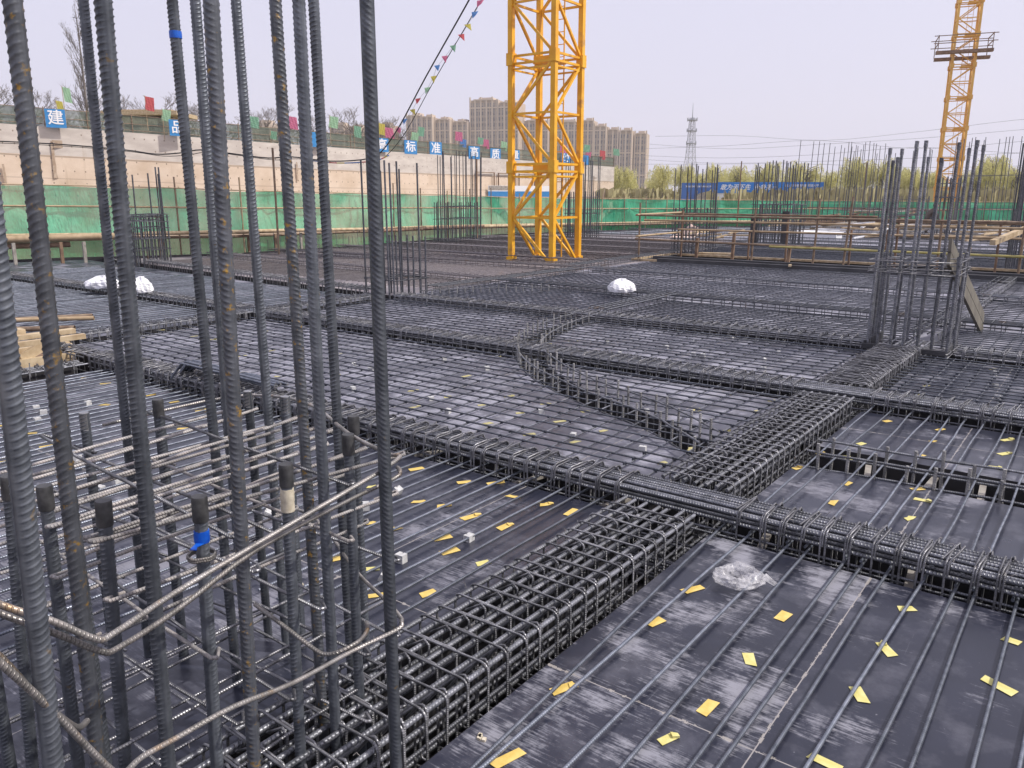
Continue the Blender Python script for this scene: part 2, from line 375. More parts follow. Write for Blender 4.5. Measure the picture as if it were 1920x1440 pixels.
def deck(label, pts, m, z0=-0.55):
    b = MB(); b.poly(pts, z0, 0.0)
    o = b.build('formwork_deck', [M[m], M['form_side']])
    for p in o.data.polygons:
        if p.normal.z < 0.9: p.material_index = 1
    o['kind'] = 'structure'; o['label'] = label; return o
XR = 6.0
deck('near right shuttering deck with white cement scuffs', [(-1.40, -3), (XR, -3), (XR, 3.43), (-1.40, 3.43)], 'ply')
deck('glossy right shuttering deck between the two beams, nearer half', [(-1.40, 3.77), (XR, 3.77), (XR, 4.74), (-1.40, 4.74)], 'ply_clean')
deck('glossy right shuttering deck between the two beams, farther half', [(-1.40, 5.18), (XR, 5.18), (XR, 6.25), (-1.40, 6.25)], 'ply_clean')
deck('right shuttering deck beside the tall column cage', [(-1.40, 6.6), (XR, 6.6), (XR, 8.72), (-1.40, 8.72)], 'ply_clean')
deck('left shuttering deck behind the foreground column cage', [(-7.5, -3), (-1.9, -3), (-1.9, 3.43), (-7.5, 3.43)], 'ply_clean')
deck('shuttering deck under the timber crate', [(-12, -3), (-7.85, -3), (-7.85, 3.43), (-9.3, 3.43), (-12, 3.43)], 'ply_dusty')
ARC1 = [(-1.9, 4.42), (-2.3, 4.72), (-2.62, 4.90), (-2.93, 5.03), (-3.26, 5.18), (-3.56, 5.34), (-3.9, 5.55), (-4.15, 5.74), (-4.39, 5.95), (-4.6, 6.17)]
ARC1b = [(-1.9, 4.72), (-2.2, 4.94), (-2.5, 5.13), (-2.83, 5.28), (-3.15, 5.42), (-3.43, 5.57), (-3.75, 5.78), (-3.98, 5.95), (-4.2, 6.14), (-4.32, 6.25)]
ARC2 = [(-4.95, 6.6), (-5.12, 6.9), (-5.27, 7.25), (-5.4, 7.7), (-5.5, 8.2), (-5.55, 8.72)]
ARC2b = [(-4.62, 6.6), (-4.8, 6.9), (-4.95, 7.25), (-5.1, 7.7), (-5.22, 8.2), (-5.28, 8.72)]
deck('meshed middle deck in front of the curved beam', [(-8.95, 3.77), (-1.9, 3.77)] + ARC1 + [(-4.68, 6.25), (-8.95, 6.25)], 'ply_dusty')
deck('meshed deck pocket behind the curved beam', ARC1b[::-1] + [(-1.9, 6.25)], 'ply_dusty')
deck('meshed deck left of the curved beam beyond the second cross beam', [(-8.95, 6.6)] + ARC2 + [(-8.95, 8.72)], 'ply_dusty')
deck('meshed deck right of the curved beam beyond the second cross beam', ARC2b[::-1] + [(-1.9, 6.6), (-1.9, 8.72)], 'ply_dusty')
deck('left bay deck with closely laid bars', [(-23, 3.43), (-9.3, 3.43), (-9.3, 6.25), (-21.8, 6.25)], 'ply_clean')
deck('far left bay deck with closely laid bars', [(-21.8, 6.62), (-9.3, 6.62), (-9.3, 8.75), (-20.9, 9.7)], 'ply_clean')
deck('left outer deck strip', [(-26, -3), (-12.02, -3), (-12.02, 3.42), (-23.4, 3.42)], 'ply_dusty')
deck('far brown deck left of the crane', [(-20.6, 10.15), (-9.3, 9.15), (-9.3, 17.78), (-19.0, 17.78), (-19.1, 13.0)], 'ply_brown', -0.3)
deck('far deck in front of the railed opening', [(-9.3, 9.12), (XR, 9.12), (XR, 17.8), (-9.3, 17.8)], 'ply_dusty', -0.3)
deck('far brown deck behind the crane', [(-19.0, 17.8), (-9.75, 17.8), (-9.75, 27), (-18.5, 30.4), (-20.1, 26), (-19.8, 22.6)], 'ply_brown', -0.3)
deck('farthest deck beyond the railed opening', [(-9.74, 20.1), (XR, 20.1), (12, 20.1), (12, 55), (-4.6, 49.6), (-13.5, 43), (-17.2, 36.7), (-18.5, 30.42), (-9.74, 27.0)], 'ply_dusty', -0.3)
b = MB(); b.box((-8, 2.9, -0.6), (36, 12.4, 0.06)); struct('trough_floor', b, M['form_side'], 'dark form board floor at the bottom of the beam troughs')

# ------------------------------------------------------------------ beam cages
def rrect(w, h, rc=0.03, n=4):
    """rounded rectangle centre line in the YZ plane, top at z=0"""
    pts = []
    for cy, cz, a0 in ((w / 2 - rc, -rc, 0), (w / 2 - rc, -h + rc, -90), (-w / 2 + rc, -h + rc, -180), (-w / 2 + rc, -rc, -270)):
        for k in range(n):
            a = math.radians(a0 + 90 - 90 * k / (n - 1))
            pts.append((0, cy + rc * math.cos(a), cz + rc * math.sin(a)))
    return pts
def stirrup_mesh(name, w, h, r, m, kind=0, seg=5):
    b = MB()
    p = rrect(w, h)
    b.tube(p + [p[0], p[1]], r, seg)
    yl = -w / 2 + 0.01
    if kind == 0:      # inner double legs and hooks
        q = [(0.012 + a, y * 0.42 + w * 0.06, z - 0.004) for a, y, z in rrect(w, h - 0.03)]
        b.tube(q + [q[0]], r, seg)
        b.tube([(0.014, yl, -0.06), (0.014, yl, -0.012), (0.014, yl + 0.014, 0.004), (0.014, yl + 0.035, -0.004), (0.02, yl + 0.1, -0.085)], r, seg)
        b.tube([(-0.012, w * .1, -0.05), (-0.012, w * .1, -0.01), (-0.012, w * .1 + 0.02, 0.004), (-0.01, w * .1 + 0.1, -0.05)], r, seg)
    elif kind == 1:    # narrow beam: pair of hoops, hooked ends over the top
        q = [(0.022 + a * 1.0, y, z + 0.002) for a, y, z in p]
        b.tube(q + [q[0]], r, seg)
        b.tube([(0.01, -w / 2, -0.07), (0.01, -w / 2 + 0.004, -0.01), (0.012, -w / 2 + 0.03, 0.012), (0.02, -w / 2 + 0.13, 0.016)], r, seg)
        b.tube([(0.03, w / 2, -0.06), (0.03, w / 2 - 0.01, -0.004), (0.034, w / 2 - 0.04, 0.014), (0.04, w / 2 - 0.1, 0.02)], r, seg)
    elif kind == 2:    # hooked ends standing up like whiskers
        b.tube([(0.01, -w / 2, -0.06), (0.012, -w / 2 + 0.006, 0.0), (0.03, -w / 2 + 0.05, 0.022), (0.05, -w / 2 + 0.1, 0.05)], r, seg)
        b.tube([(-0.02, -w / 2 + 0.03, 0.0), (0.015, w / 2 - 0.03, 0.014), (0.02, w / 2, -0.04)], r, seg)
    return b.mesh(name, m)
def bar_mesh(name, L, r, m, seg=6, nseg=4, sag=0.003):
    b = MB(); n = max(2, nseg + 1)
    b.tube([(L * i / (n - 1), rnd.uniform(-sag, sag), rnd.uniform(-sag, sag)) for i in range(n)], r, seg)
    return b.mesh(name, m)

def cage(label, p0, p1, zt=0.12, w=0.4, h=0.5, ntop=7, dl=0.022, sp=0.1, ds=0.010, kind=0, e0=0.0, e1=0.0, nlow=4, seg=7, tm='tie', bm='beam', group='long beam cages laid in the deck troughs', jit=0.012, top2=True, skip=()):
    p0 = Vector((p0[0], p0[1], 0)); p1 = Vector((p1[0], p1[1], 0)); d = p1 - p0; L = d.length
    t = thing('beam_cage', label, 'beam cage', p0, math.atan2(d.y, d.x), group)
    r = dl / 2; rs = ds / 2; LB = L + e0 + e1
    ms = [bar_mesh('long_bar', LB, r, M[bm], seg, 6) for _ in range(3)]
    def lay(n, z, ww):
        for i in range(n):
            y = -ww / 2 + ww * (i / (n - 1) if n > 1 else 0.5)
            y += rnd.uniform(-0.2, 0.2) * ww / max(n, 2) * (0 if i in (0, n - 1) else 1)
            inst('long_bar', ms[i % 3], t, (-e0 + rnd.uniform(-.02, .02), y, z + rnd.uniform(-.002, .002)), (rnd.uniform(0, 6), 0, 0))
    wi = w - 2 * ds - dl
    lay(ntop, zt - ds - r, wi)
    if top2: lay(max(3, ntop - 2), zt - ds - r - max(.05, dl * 2), wi * 0.96)
    sbm = bar_mesh('long_bar', LB, min(r, 0.0065), M[bm], 6, 4)
    for k in range(nlow - 1):
        z = zt - (k + 1.0) * h / (nlow)
        for s in (-1, 1): inst('long_bar', sbm, t, (-e0, s * (w / 2 - ds - .006), z))
    lay(max(3, ntop - 1), zt - h + ds + r, wi)
    mk = (kind,) if isinstance(kind, int) else kind
    if seg >= 6:
        kb = MB()
        for _ in range(int(L * 16)):
            x, y, z = rnd.uniform(0, L), rnd.choice([-1, 1, rnd.uniform(-1, 1)]) * (w / 2 - .01), zt + rnd.uniform(-.01, .012)
            e = Vector((rnd.gauss(0, .012), rnd.gauss(0, .014), rnd.uniform(-.004, .02)))
            kb.tube([(x, y, z - .006), Vector((x, y, z)) + e * .5 + Vector((.003, .002, .004)), Vector((x, y, z)) + e], .0014, 3, cap=False)
        kk = kb.build('tie_wire_ends', M['tie_pale'], t); kk['kind'] = 'stuff'
    sm = [stirrup_mesh('stirrup', w - ds, h, rs, M[tm], k, 5) for k in mk]
    n = int(L / sp)
    for i in range(n):
        x = (i + 0.5) * sp
        if any(a < x < b_ for a, b_ in skip): continue
        inst('stirrup', sm[i % len(sm)], t, (x + rnd.uniform(-jit, jit), rnd.uniform(-.003, .003), zt + rnd.uniform(-.003, .004)),
             (rnd.uniform(-.01, .01), rnd.uniform(-.03, .03), rnd.uniform(-.05, .05)))
    return t

G_Y = 'wide beam cages running away from the camera'
cx = -1.648
c1 = cage('wide heavy beam cage running from the foreground column cage to the first crossing', (cx, -1.4), (cx, 3.40), w=0.415, h=0.52, sp=0.098, group=G_Y, e1=-0.02, ntop=7, dl=0.0185, nlow=4)
for i, (yy, xx) in enumerate([(4.62, -.12), (4.55, 0.02), (4.48, .13)]):
    b = MB(); b.tube([(yy, xx, .1), (yy + .06, xx, .1)], .0125, 12); b.build('thread_end', M['cap_bright'], c1)
c2 = cage('wide beam cage between the two crossings, overhung by slab mesh bars', (cx, 3.80), (cx, 6.24), w=0.415, h=0.52, sp=0.098, group=G_Y, ntop=7, nlow=4, dl=.02)
c3 = cage('wide beam cage with tightly packed stirrups ending at the tall right column cage', (cx, 6.62), (cx, 8.72), w=0.415, h=0.5, sp=0.062, group=G_Y, ntop=7, kind=(0, 2), e1=0.5, dl=.018, nlow=4)
G_X = 'narrow beam cages crossing the deck from left to right'
cage('narrow bundled beam cage crossing the whole near deck over the wide heavy cage', (-7.7, 3.60), (2.2, 3.60), zt=0.13, w=0.25, ntop=7, dl=0.0195, sp=0.098, kind=(1, 1, 2), group=G_X, skip=((5.75, 6.36),))
cage('second cross beam cage bristling with pale stirrup ends, crossed by the curved cage', (-8.9, 6.43), (1.2, 6.43), zt=0.125, w=0.27, ntop=6, dl=0.02, sp=0.1, kind=(2, 1, 2), group=G_X, seg=6, ds=0.009, skip=((6.95, 7.55),))
cage('third cross beam cage, ending at the tall right column cage from the left', (-8.8, 8.72), (-2.0, 8.9), zt=0.12, w=0.27, ntop=5, dl=0.018, sp=0.11, kind=(2, 1), group=G_X, seg=5, nlow=3)
cage('third cross beam cage to the right of the tall right column cage', (-1.15, 8.9), (3.0, 8.9), zt=0.12, w=0.27, ntop=5, dl=0.018, sp=0.11, kind=(1, 2), group=G_X, seg=5, nlow=3)
cage('second cross beam cage in the left bays, with white bags on it', (-20.6, 6.55), (-9.3, 6.43), zt=0.12, w=0.27, ntop=4, dl=0.018, sp=0.125, kind=(2,), group=G_X, seg=4, nlow=2, top2=False)
cage('third cross beam cage far left, leading to the far left column cage', (-18.1, 9.85), (-9.6, 8.98), zt=0.12, w=0.27, ntop=4, dl=0.018, sp=0.12, kind=(2,), group=G_X, seg=4, nlow=2, top2=False)
G_L = 'left hand beam cages running away from the camera'
cage('beam cage between the left bays and the meshed middle deck, nearer half', (-9.14, 3.6), (-9.14, 6.28), zt=0.11, w=0.25, ntop=4, dl=0.018, sp=0.1, kind=(2, 1), group=G_L, seg=5, nlow=2, top2=False)
cage('beam cage between the far left bay and the meshed deck, farther half', (-9.14, 6.6), (-9.14, 8.7), zt=0.11, w=0.25, ntop=4, dl=0.018, sp=0.1, kind=(2, 1), group=G_L, seg=5, nlow=2, top2=False)
cage('shallow beam cage beside the timber crate with dark form board behind it', (-7.67, -0.5), (-7.67, 3.42), zt=0.08, w=0.24, h=0.4, ntop=4, dl=0.018, sp=0.12, kind=(2,), group=G_L, seg=5, nlow=2, top2=False)
cage('short beam cage stub left of the bent bar bundle', (-9.0, 3.6), (-7.8, 3.6), zt=0.1, w=0.24, ntop=4, dl=0.018, sp=0.11, kind=(2,), group=G_X, seg=5, nlow=2, top2=False)

# distant cages: too small to show their bars apart
def far_cage(label, p0, p1, m='far_steel', zt=0.12, w=0.28, sp=0.16, group='distant beam cages'):
    p0 = Vector((p0[0], p0[1], 0)); p1 = Vector((p1[0], p1[1], 0)); d = (p1 - p0); L = d.length; d.normalize(); nn = Vector((-d.y, d.x, 0))
    b = MB()
    for s in (-1, -0.3, 0.4, 1):
        b.tube([p0 + nn * s * w / 2 + Vector((0, 0, zt)), p1 + nn * s * w / 2 + Vector((0, 0, zt))], 0.011, 4)
    for s in (-1, 1): b.tube([p0 + nn * s * w / 2 + Vector((0, 0, 0.03)), p1 + nn * s * w / 2 + Vector((0, 0, 0.03))], 0.009, 4)
    n = int(L / sp)
    for i in range(n):
        c = p0 + d * ((i + .5 + rnd.uniform(-.2, .2)) * L / n); e = Vector((0, 0, rnd.uniform(0, .03)))
        b.tube([c - nn * w / 2 + Vector((0, 0, -0.05)), c - nn * w / 2 + Vector((0, 0, zt + .008)), c + nn * w / 2 + Vector((0, 0, zt + .012)) + e, c + nn * w / 2 + Vector((0, 0, -.05))], 0.006, 3, cap=False)
    o = b.build('beam_cage', M[m]); return tag(o, label, 'beam cage', group)
far_cage('distant cross beam cage in front of the crane, brown, left part', (-19.2, 12.2), (-9.1, 11.5), 'far_brown')
far_cage('distant cross beam cage the white sack rests beside, right part', (-8.9, 11.45), (2.5, 10.75))
far_cage('distant cross beam cage just before the crane, left part', (-19.0, 14.0), (-9.1, 14.45), 'far_brown')
far_cage('distant cross beam cage before the railed opening', (-8.9, 14.45), (2.5, 13.7))
far_cage('distant short cage from the tall right column cage towards the opening', (-1.6, 9.6), (-1.6, 17.4))
far_cage('distant cage continuing the curved beam away from the camera', (-5.45, 9.1), (-5.5, 11.3))
far_cage('distant cage running back past the column cage behind the tall foreground bar', (-9.1, 9.8), (-9.0, 14.3))
far_cage('distant cage running back beside the railed opening', (-9.5, 14.6), (-9.9, 27.0))
for i, (y, xa, xb) in enumerate([(16.4, -19.0, -9.9), (18.6, -19.1, -9.95), (20.9, -19.5, -10.0), (23.4, -19.8, -10.0), (26.2, -20.0, -10.0), (29.2, -18.9, 3), (32.6, -18.0, 5), (36.5, -16.5, 8), (41, -14.5, 8), (46, -9.0, 8)]):
    far_cage('distant beam cage row behind the crane, %s row counting from the crane' % ordn(i + 1), (xa, y), (xb, y - 0.3), 'far_brown' if i < 5 else 'far_steel', sp=0.22, group='beam cage rows behind the crane')
for i, y in enumerate([22.3, 24.6, 26.9]):
    far_cage('beam cage row seen beyond the railed opening, %s row counting from the opening' % ordn(i + 1), (-9.6, y), (6, y - 0.2), sp=0.2, group='beam cage rows beyond the railed opening')

# ------------------------------------------------------------------ slab mats (tied mesh)
def mat(label, x0, x1, y0, y1, sx=0.15, sy=0.13, r=0.0065, xb=True, yb=True, m='mat', lap=0.06, seg=5, parts=True, z=0.028, group='tied slab reinforcement mats', rowlim=None):
    if parts: t = thing('slab_mesh', label, 'rebar mat', (x0, y0, 0), 0, group)
    else: one = MB()
    nx = int((y1 - y0) / sx) + 1 if xb else 0; ny = int((x1 - x0) / sy) + 1 if yb else 0
    if parts:
        mx = []
        for _ in range(4 if xb else 0):
            b = MB(); L = x1 - x0 + 2 * lap
            b.tube([(L * i / 14, rnd.uniform(-.004, .004), rnd.uniform(-.003, .003)) for i in range(15)], r, seg)
            for i in range(ny):
                if rnd.random() < .8: b.box((lap + (x1 - x0) * (i + .5) / ny + rnd.uniform(-.008, .008), rnd.uniform(-.003, .003), -r * rnd.uniform(.5, 1.2)), (rnd.uniform(.008, .014), rnd.uniform(.016, .024), rnd.uniform(.014, .022)), rnd.uniform(0, 3))
            mx.append(b.mesh('cross_bar', M[m]))
        my = []
        for _ in range(3 if yb else 0):
            b = MB(); L = y1 - y0 + 2 * lap
            b.tube([(rnd.uniform(-.004, .004), L * i / 8, rnd.uniform(-.002, .004)) for i in range(9)], r, seg); my.append(b.mesh('lengthwise_bar', M['mat_light' if xb else m]))
        for i in range(ny):
            inst('lengthwise_bar', my[i % 3], t, ((x1 - x0) * (i + .5) / ny + rnd.uniform(-.012, .012), -lap, z), (0, 0, rnd.uniform(-.004, .004)))
        for i in range(nx):
            inst('cross_bar', mx[rnd.randrange(4)], t, (-lap, (y1 - y0) * (i + .5) / nx + rnd.uniform(-.01, .01), z + 2 * r), (0, 0, rnd.uniform(-.004, .004)))
        return t
    for i in range(ny):
        x = x0 + (x1 - x0) * (i + .5) / ny + rnd.uniform(-.01, .01)
        one.tube([(x, y0 - lap, z), (x + rnd.uniform(-.02, .02), y1 + lap, z)], r, 4, cap=False)
    for i in range(nx):
        y = y0 + (y1 - y0) * (i + .5) / nx + rnd.uniform(-.01, .01)
        one.tube([(x0 - lap, y, z + 2 * r), (x1 + lap, y + rnd.uniform(-.02, .02), z + 2 * r)], r, 4, cap=False)
    return tag(one.build('slab_mesh', M[m]), label, 'rebar mat', group)
mat('square mesh of ribbed bars over the middle deck, crossed by the curved beam', -8.9, -1.9, 3.78, 6.24, sx=0.15, sy=0.19, r=0.0065)
mat('square mesh of ribbed bars over the deck between the second and third cross beams', -8.9, -1.9, 6.6, 8.65, sx=0.15, sy=0.18, r=0.0065)
mat('square mesh on the right deck beside the tall right column cage', -1.38, 1.2, 6.62, 8.7, sx=0.135, sy=0.15, r=0.0065)
mat('closely laid parallel bars over the left bay, nearer the camera', -18.9, -9.4, 3.6, 6.25, sy=0.17, xb=False, m='loose', r=0.008)
mat('closely laid parallel bars over the left bay beyond the white bags', -18.3, -9.4, 6.65, 8.6, sy=0.17, xb=False, m='loose', r=0.008)
mat('distant mesh bay behind the third cross beam, left of the curved beam line', -8.9, -5.6, 9.1, 11.35, parts=False, m='mat', group='distant mesh bays')
mat('distant mesh bay behind the third cross beam, right of the curved beam line', -5.3, -1.8, 9.15, 11.0, parts=False, m='mat', group='distant mesh bays')
mat('distant mesh bay right of the leaning plank', -1.4, 1.5, 9.15, 10.8, parts=False, m='mat', group='distant mesh bays')
mat('distant mesh bay around the white sack', -8.9, -1.8, 11.5, 13.9, parts=False, m='mat', group='distant mesh bays', sx=.18, sy=.16)
mat('distant mesh bay just before the railed opening', -8.9, -1.8, 14.5, 17.4, parts=False, m='mat', group='distant mesh bays', sx=.2, sy=.18)
mat('distant mesh bay at the right, before the railed opening', -1.4, 1.5, 11.2, 17.4, parts=False, m='mat', group='distant mesh bays', sx=.2, sy=.18)
mat('brown bay of parallel bars behind the third cross beam', -18.6, -9.3, 10.2, 11.7, sy=0.16, xb=False, parts=False, m='far_brown', r=.008, group='distant bays of brown parallel bars')
mat('brown bay of parallel bars before the crane', -18.8, -9.3, 12.0, 14.1, sy=0.17, xb=False, parts=False, m='far_brown', r=.008, group='distant bays of brown parallel bars')
mat('brown bay of parallel bars beside the crane', -18.9, -9.4, 14.6, 16.3, sy=0.2, xb=False, parts=False, m='far_brown', r=.008, group='distant bays of brown parallel bars')
mat('brown mesh bay behind the crane', -18.9, -10.0, 16.6, 26.0, sx=0.25, sy=0.22, parts=False, m='far_brown', r=.008, group='distant bays of brown parallel bars')
mat('farthest mesh bay beyond the railed opening', -9.6, 2.0, 20.3, 27.0, sx=0.22, sy=0.25, parts=False, m='mat', r=.008, group='distant mesh bays')

# ------------------------------------------------------------------ loose bars laid side by side
def yrod(L, r, m, seg=7, n=8, w=.003):
    b = MB(); b.tube([(rnd.uniform(-w, w), L * i / n, rnd.uniform(-.001, .002)) for i in range(n + 1)], r, seg); return b.mesh('steel_bar', M[m])
R1 = [yrod(5.2, 0.0068, 'loose') for _ in range(3)]
P1X = [(-1.38, -1.30), (-1.228, -1.238), (-1.041, -1.05), (-0.954, -0.933), (-0.788, -0.774), (-0.715, -0.71), (-0.609, -0.611), (-0.468, -0.505), (-0.347, -0.371), (-0.281, -0.272), (-0.137, -0.127), (-0.02, -0.03), (0.1, 0.09), (0.22, 0.21)]
for i, (xt, xb_) in enumerate(P1X):
    a = math.atan2(xt - xb_, 1.5)
    o = inst('steel_bar', R1[i % 3], None, (xt + math.tan(a) * 5.1, -1.5, 0.02), (0, 0, a)) if False else inst('steel_bar', R1[i % 3], None, (xt - (xt - xb_) * 5.15 / 1.5, -1.5, 0.016), (0, 0, -a))
    tag(o, 'thin bar on the scuffed near right deck, %s from the wide beam cage' % ordn(i + 1), 'steel bar', 'loose bars on the near right deck')
R5 = [yrod(3.05, 0.0065, 'loose', w=.006) for _ in range(3)]
P5X = [(-1.34, -1.301), (-1.207, -1.227), (-1.065, -1.043), (-0.947, -0.96), (-0.825, -0.79), (-0.717, -0.717), (-0.604, -0.599), (-0.472, -0.469), (-0.366, -0.346), (-0.26, -0.284), (-0.15, -0.15), (-0.03, -0.04), (0.1, 0.08), (0.21, 0.22), (.33, .33)]
for i, (xt, xb_) in enumerate(P5X):
    a = math.atan2(xt - xb_, 2.7)
    o = inst('steel_bar', R5[i % 3], None, (xb_, 3.5, 0.03), (0, 0, -a))
    tag(o, 'thin bar over the glossy right deck, %s from the wide beam cage' % ordn(i + 1), 'steel bar', 'loose bars on the glossy right deck')
R2 = [yrod(5.3, 0.0068, 'loose', w=.008) for _ in range(4)]
x = -2.03; i = 0
while x > -7.45:
    L0 = -1.55 + (3.3 if -2.75 < x < -1.9 else 0)
    if -2.75 < x < -1.9: me = yrod(2.0, 0.0068, 'loose')
    else: me = R2[i % 4]
    o = inst('steel_bar', me, None, (x, L0, 0.022), (0, 0, rnd.uniform(-.003, .003)))
    i += 1
    tag(o, 'thin bar on the left deck, %s from the wide beam cage' % ordn(i), 'steel bar', 'loose bars on the left deck')
    x -= 0.118 + rnd.uniform(-.012, .012)

# ------------------------------------------------------------------ real ribbed bar for the foreground
def ribbed(name, L, m, r0=0.0143, p=0.0118, seg=24, dz=0.00165, h=0.0021, slant=0.006):
    n = int(L / dz) + 1
    z = np.linspace(0, L, n)[:, None]; th = (np.arange(seg) * 2 * math.pi / seg)[None, :]
    sgn = np.where(np.sin(th) >= 0, 1.0, -1.0)
    s_ = (z + slant * np.cos(th) * sgn + (sgn < 0) * p * .5) / p
    w = np.clip(np.cos(2 * math.pi * s_), 0, 1) ** 4.5
    cres = np.clip(np.abs(np.sin(th)) * 2.0 - 0.7, 0, 1)
    lr = np.clip(np.abs(np.cos(th)) - 0.985, 0, 1) / 0.015
    r = r0 + h * w * cres + 0.0026 * lr
    x = r * np.cos(th); y = r * np.sin(th); zz = np.broadcast_to(z, x.shape)
    co = np.stack([x, y, zz], -1).reshape(-1, 3)
    i = np.arange(n - 1)[:, None] * seg; k = np.arange(seg)[None, :]; k2 = (k + 1) % seg
    q = np.stack([i + k, i + k2, i + seg + k2, i + seg + k], -1).reshape(-1, 4)
    me = bpy.data.meshes.new(name)
    nf = len(q)
    me.vertices.add(len(co)); me.vertices.foreach_set('co', co.astype(np.float32).ravel())
    me.loops.add(nf * 4 + 2 * seg); me.polygons.add(nf + 2)
    caps = np.concatenate([np.arange(seg)[::-1], (n - 1) * seg + np.arange(seg)])
    me.loops.foreach_set('vertex_index', np.concatenate([q.ravel(), caps]).astype(np.int32))
    st = np.concatenate([np.arange(nf) * 4, [nf * 4, nf * 4 + seg]])
    me.polygons.foreach_set('loop_start', st.astype(np.int32))
    me.update(calc_edges=True)
    me.polygons.foreach_set('use_smooth', [True] * nf + [False, False])
    me.materials.append(M[m]); me.update(); return me

TALL=[
   ((-1.222, 0.384), (-1.112, 0.467)),
   ((-1.518, 0.588), (-1.448, 0.641)),
   ((-2.568, 1.238), (-2.519, 1.275)),
   ((-1.522, 0.73), (-1.443, 0.79)),
   ((-2.168, 1.338), (-2.182, 1.328)),
   ((-2.223, 1.41), (-2.201, 1.426)),
   ((-1.455, 0.898), (-1.376, 0.957)),
   ((-2.194, 1.56), (-2.207, 1.55)),
   ((-1.712, 1.328), (-1.722, 1.32)),
   ((-1.614, 1.287), (-1.593, 1.303)),
   ((-1.832, 1.547), (-1.842, 1.539)),
   ((-1.487, 1.402), (-1.485, 1.404)),
]
SHORT=[
   ((-2.144, 0.657), (-2.065, 0.717)) ,
   ((-1.943, 0.718), (-1.918, 0.736)) ,
   ((-1.765, 0.739), (-1.719, 0.774)) ,
   ((-2.509, 1.099), (-2.504, 1.103)) ,
   ((-2.47, 1.321), (-2.467, 1.324)) ,
   ((-1.603, 0.89), (-1.57, 0.915)) ,
   ((-2.51, 1.602), (-2.514, 1.6)) ,
   ((-2.332, 1.584), (-2.338, 1.579)) ,
   ((-2.174, 1.609), (-2.173, 1.609)) ,
   ((-1.615, 1.156), (-1.596, 1.17)) ,
   ((-1.671, 1.431), (-1.665, 1.436)) ,
   ((-1.792, 1.579), (-1.798, 1.575)) ,
]
RINGS=[
   [(-1.316, 0.381, 1.029), (-1.273, 0.405, 0.999), (-1.246, 0.463, 0.954), (-1.246, 0.523, 0.894), (-1.261, 0.56, 0.883), (-1.331, 0.709, 0.871), (-1.374, 0.938, 0.883), (-1.425, 1.377, 0.926)] ,
   [(-1.313, 0.378, 1.01), (-1.292, 0.409, 0.976), (-1.256, 0.472, 0.923), (-1.265, 0.536, 0.858), (-1.279, 0.573, 0.843), (-1.326, 0.703, 0.837), (-1.381, 0.927, 0.864), (-1.427, 1.216, 0.869), (-1.432, 1.382, 0.878), (-1.435, 1.409, 0.89), (-1.47, 1.434, 0.887)] ,
   [(-1.197, 0.337, 1.009), (-1.178, 0.364, 0.967), (-1.189, 0.406, 0.875), (-1.216, 0.451, 0.794), (-1.248, 0.479, 0.754), (-1.278, 0.504, 0.738)] ,
   [(-1.174, 0.33, 1.016), (-1.156, 0.356, 0.971), (-1.174, 0.413, 0.862), (-1.205, 0.494, 0.694), (-1.236, 0.532, 0.638), (-1.267, 0.581, 0.624), (-1.293, 0.659, 0.603), (-1.31, 0.795, 0.587), (-1.357, 0.973, 0.526), (-1.401, 1.185, 0.484), (-1.37, 1.315, 0.495), (-1.377, 1.338, 0.504), (-1.408, 1.364, 0.497)] ,
   [(-1.732, 1.14, 0.524), (-1.61, 1.137, 0.506), (-1.49, 1.142, 0.477), (-1.45, 1.146, 0.477), (-1.415, 1.164, 0.491), (-1.409, 1.221, 0.495), (-1.446, 1.281, 0.485), (-1.493, 1.318, 0.47)] ,
]
TAPE_P1 = [(-1.213, 2.884), (-1.221, 2.538), (-0.856, 2.88), (-0.849, 2.514), (-0.851, 2.159), (-0.887, 1.957), (-0.481, 3.227), (-0.476, 2.872), (-0.475, 2.522), (-0.127, 3.223), (-0.12, 2.872), (-0.48, 2.144)]
TAPE_P1b = [(-1.218, 1.597), (-1.274, 1.972)]
TAPE_P2 = [(-2.809, 3.26), (-2.665, 3.358), (-2.444, 3.258), (-2.811, 2.897), (-2.668, 2.928), (-3.177, 2.9), (-3.179, 3.264), (-2.811, 2.538), (-2.456, 2.9), (-2.082, 3.262), (-2.251, 3.266), (-2.24, 2.902), (-2.278, 2.528), (-2.075, 2.534), (-2.227, 2.053), (-2.074, 2.182), (-2.402, 2.635), (-2.647, 2.563), (-2.441, 2.192), (-2.622, 2.175)]
TAPE_P2L = [(-7.24, 3.228), (-6.875, 3.245), (-6.189, 3.257), (-5.812, 3.246), (-5.418, 3.243), (-6.17, 2.893), (-5.811, 2.179), (-5.415, 2.13), (-5.309, 1.83), (-4.684, 2.159), (-5.082, 2.891), (-6.171, 2.151)]
TAPE_P5 = [(-1.178, 6.079), (-0.823, 6.075), (-1.183, 5.389), (-0.828, 5.728), (-0.431, 6.067), (-0.41, 5.722), (-0.419, 5.395), (-1.177, 5.033), (-1.366, 4.657), (-0.731, 4.697), (-0.663, 4.549), (-1.032, 4.22), (-0.665, 4.233), (-1.042, 4.561), (-1.362, 5.018), (-0.839, 5.348)]
TAPE_M3 = [(-4.569, 4.648), (-4.197, 4.285), (-4.202, 4.662), (-3.82, 4.643), (-3.442, 4.643), (-3.819, 4.991), (-3.438, 4.984), (-3.069, 4.981), (-3.068, 4.648), (-3.449, 4.278), (-3.062, 4.242), (-2.7, 4.632), (-2.711, 4.286), (-2.046, 4.606), (-2.068, 4.253), (-4.883, 6.269), (-4.57, 5.365), (-2.403, 5.498), (-4.885, 7.125), (-5.27, 7.706), (-4.76, 7.444)]
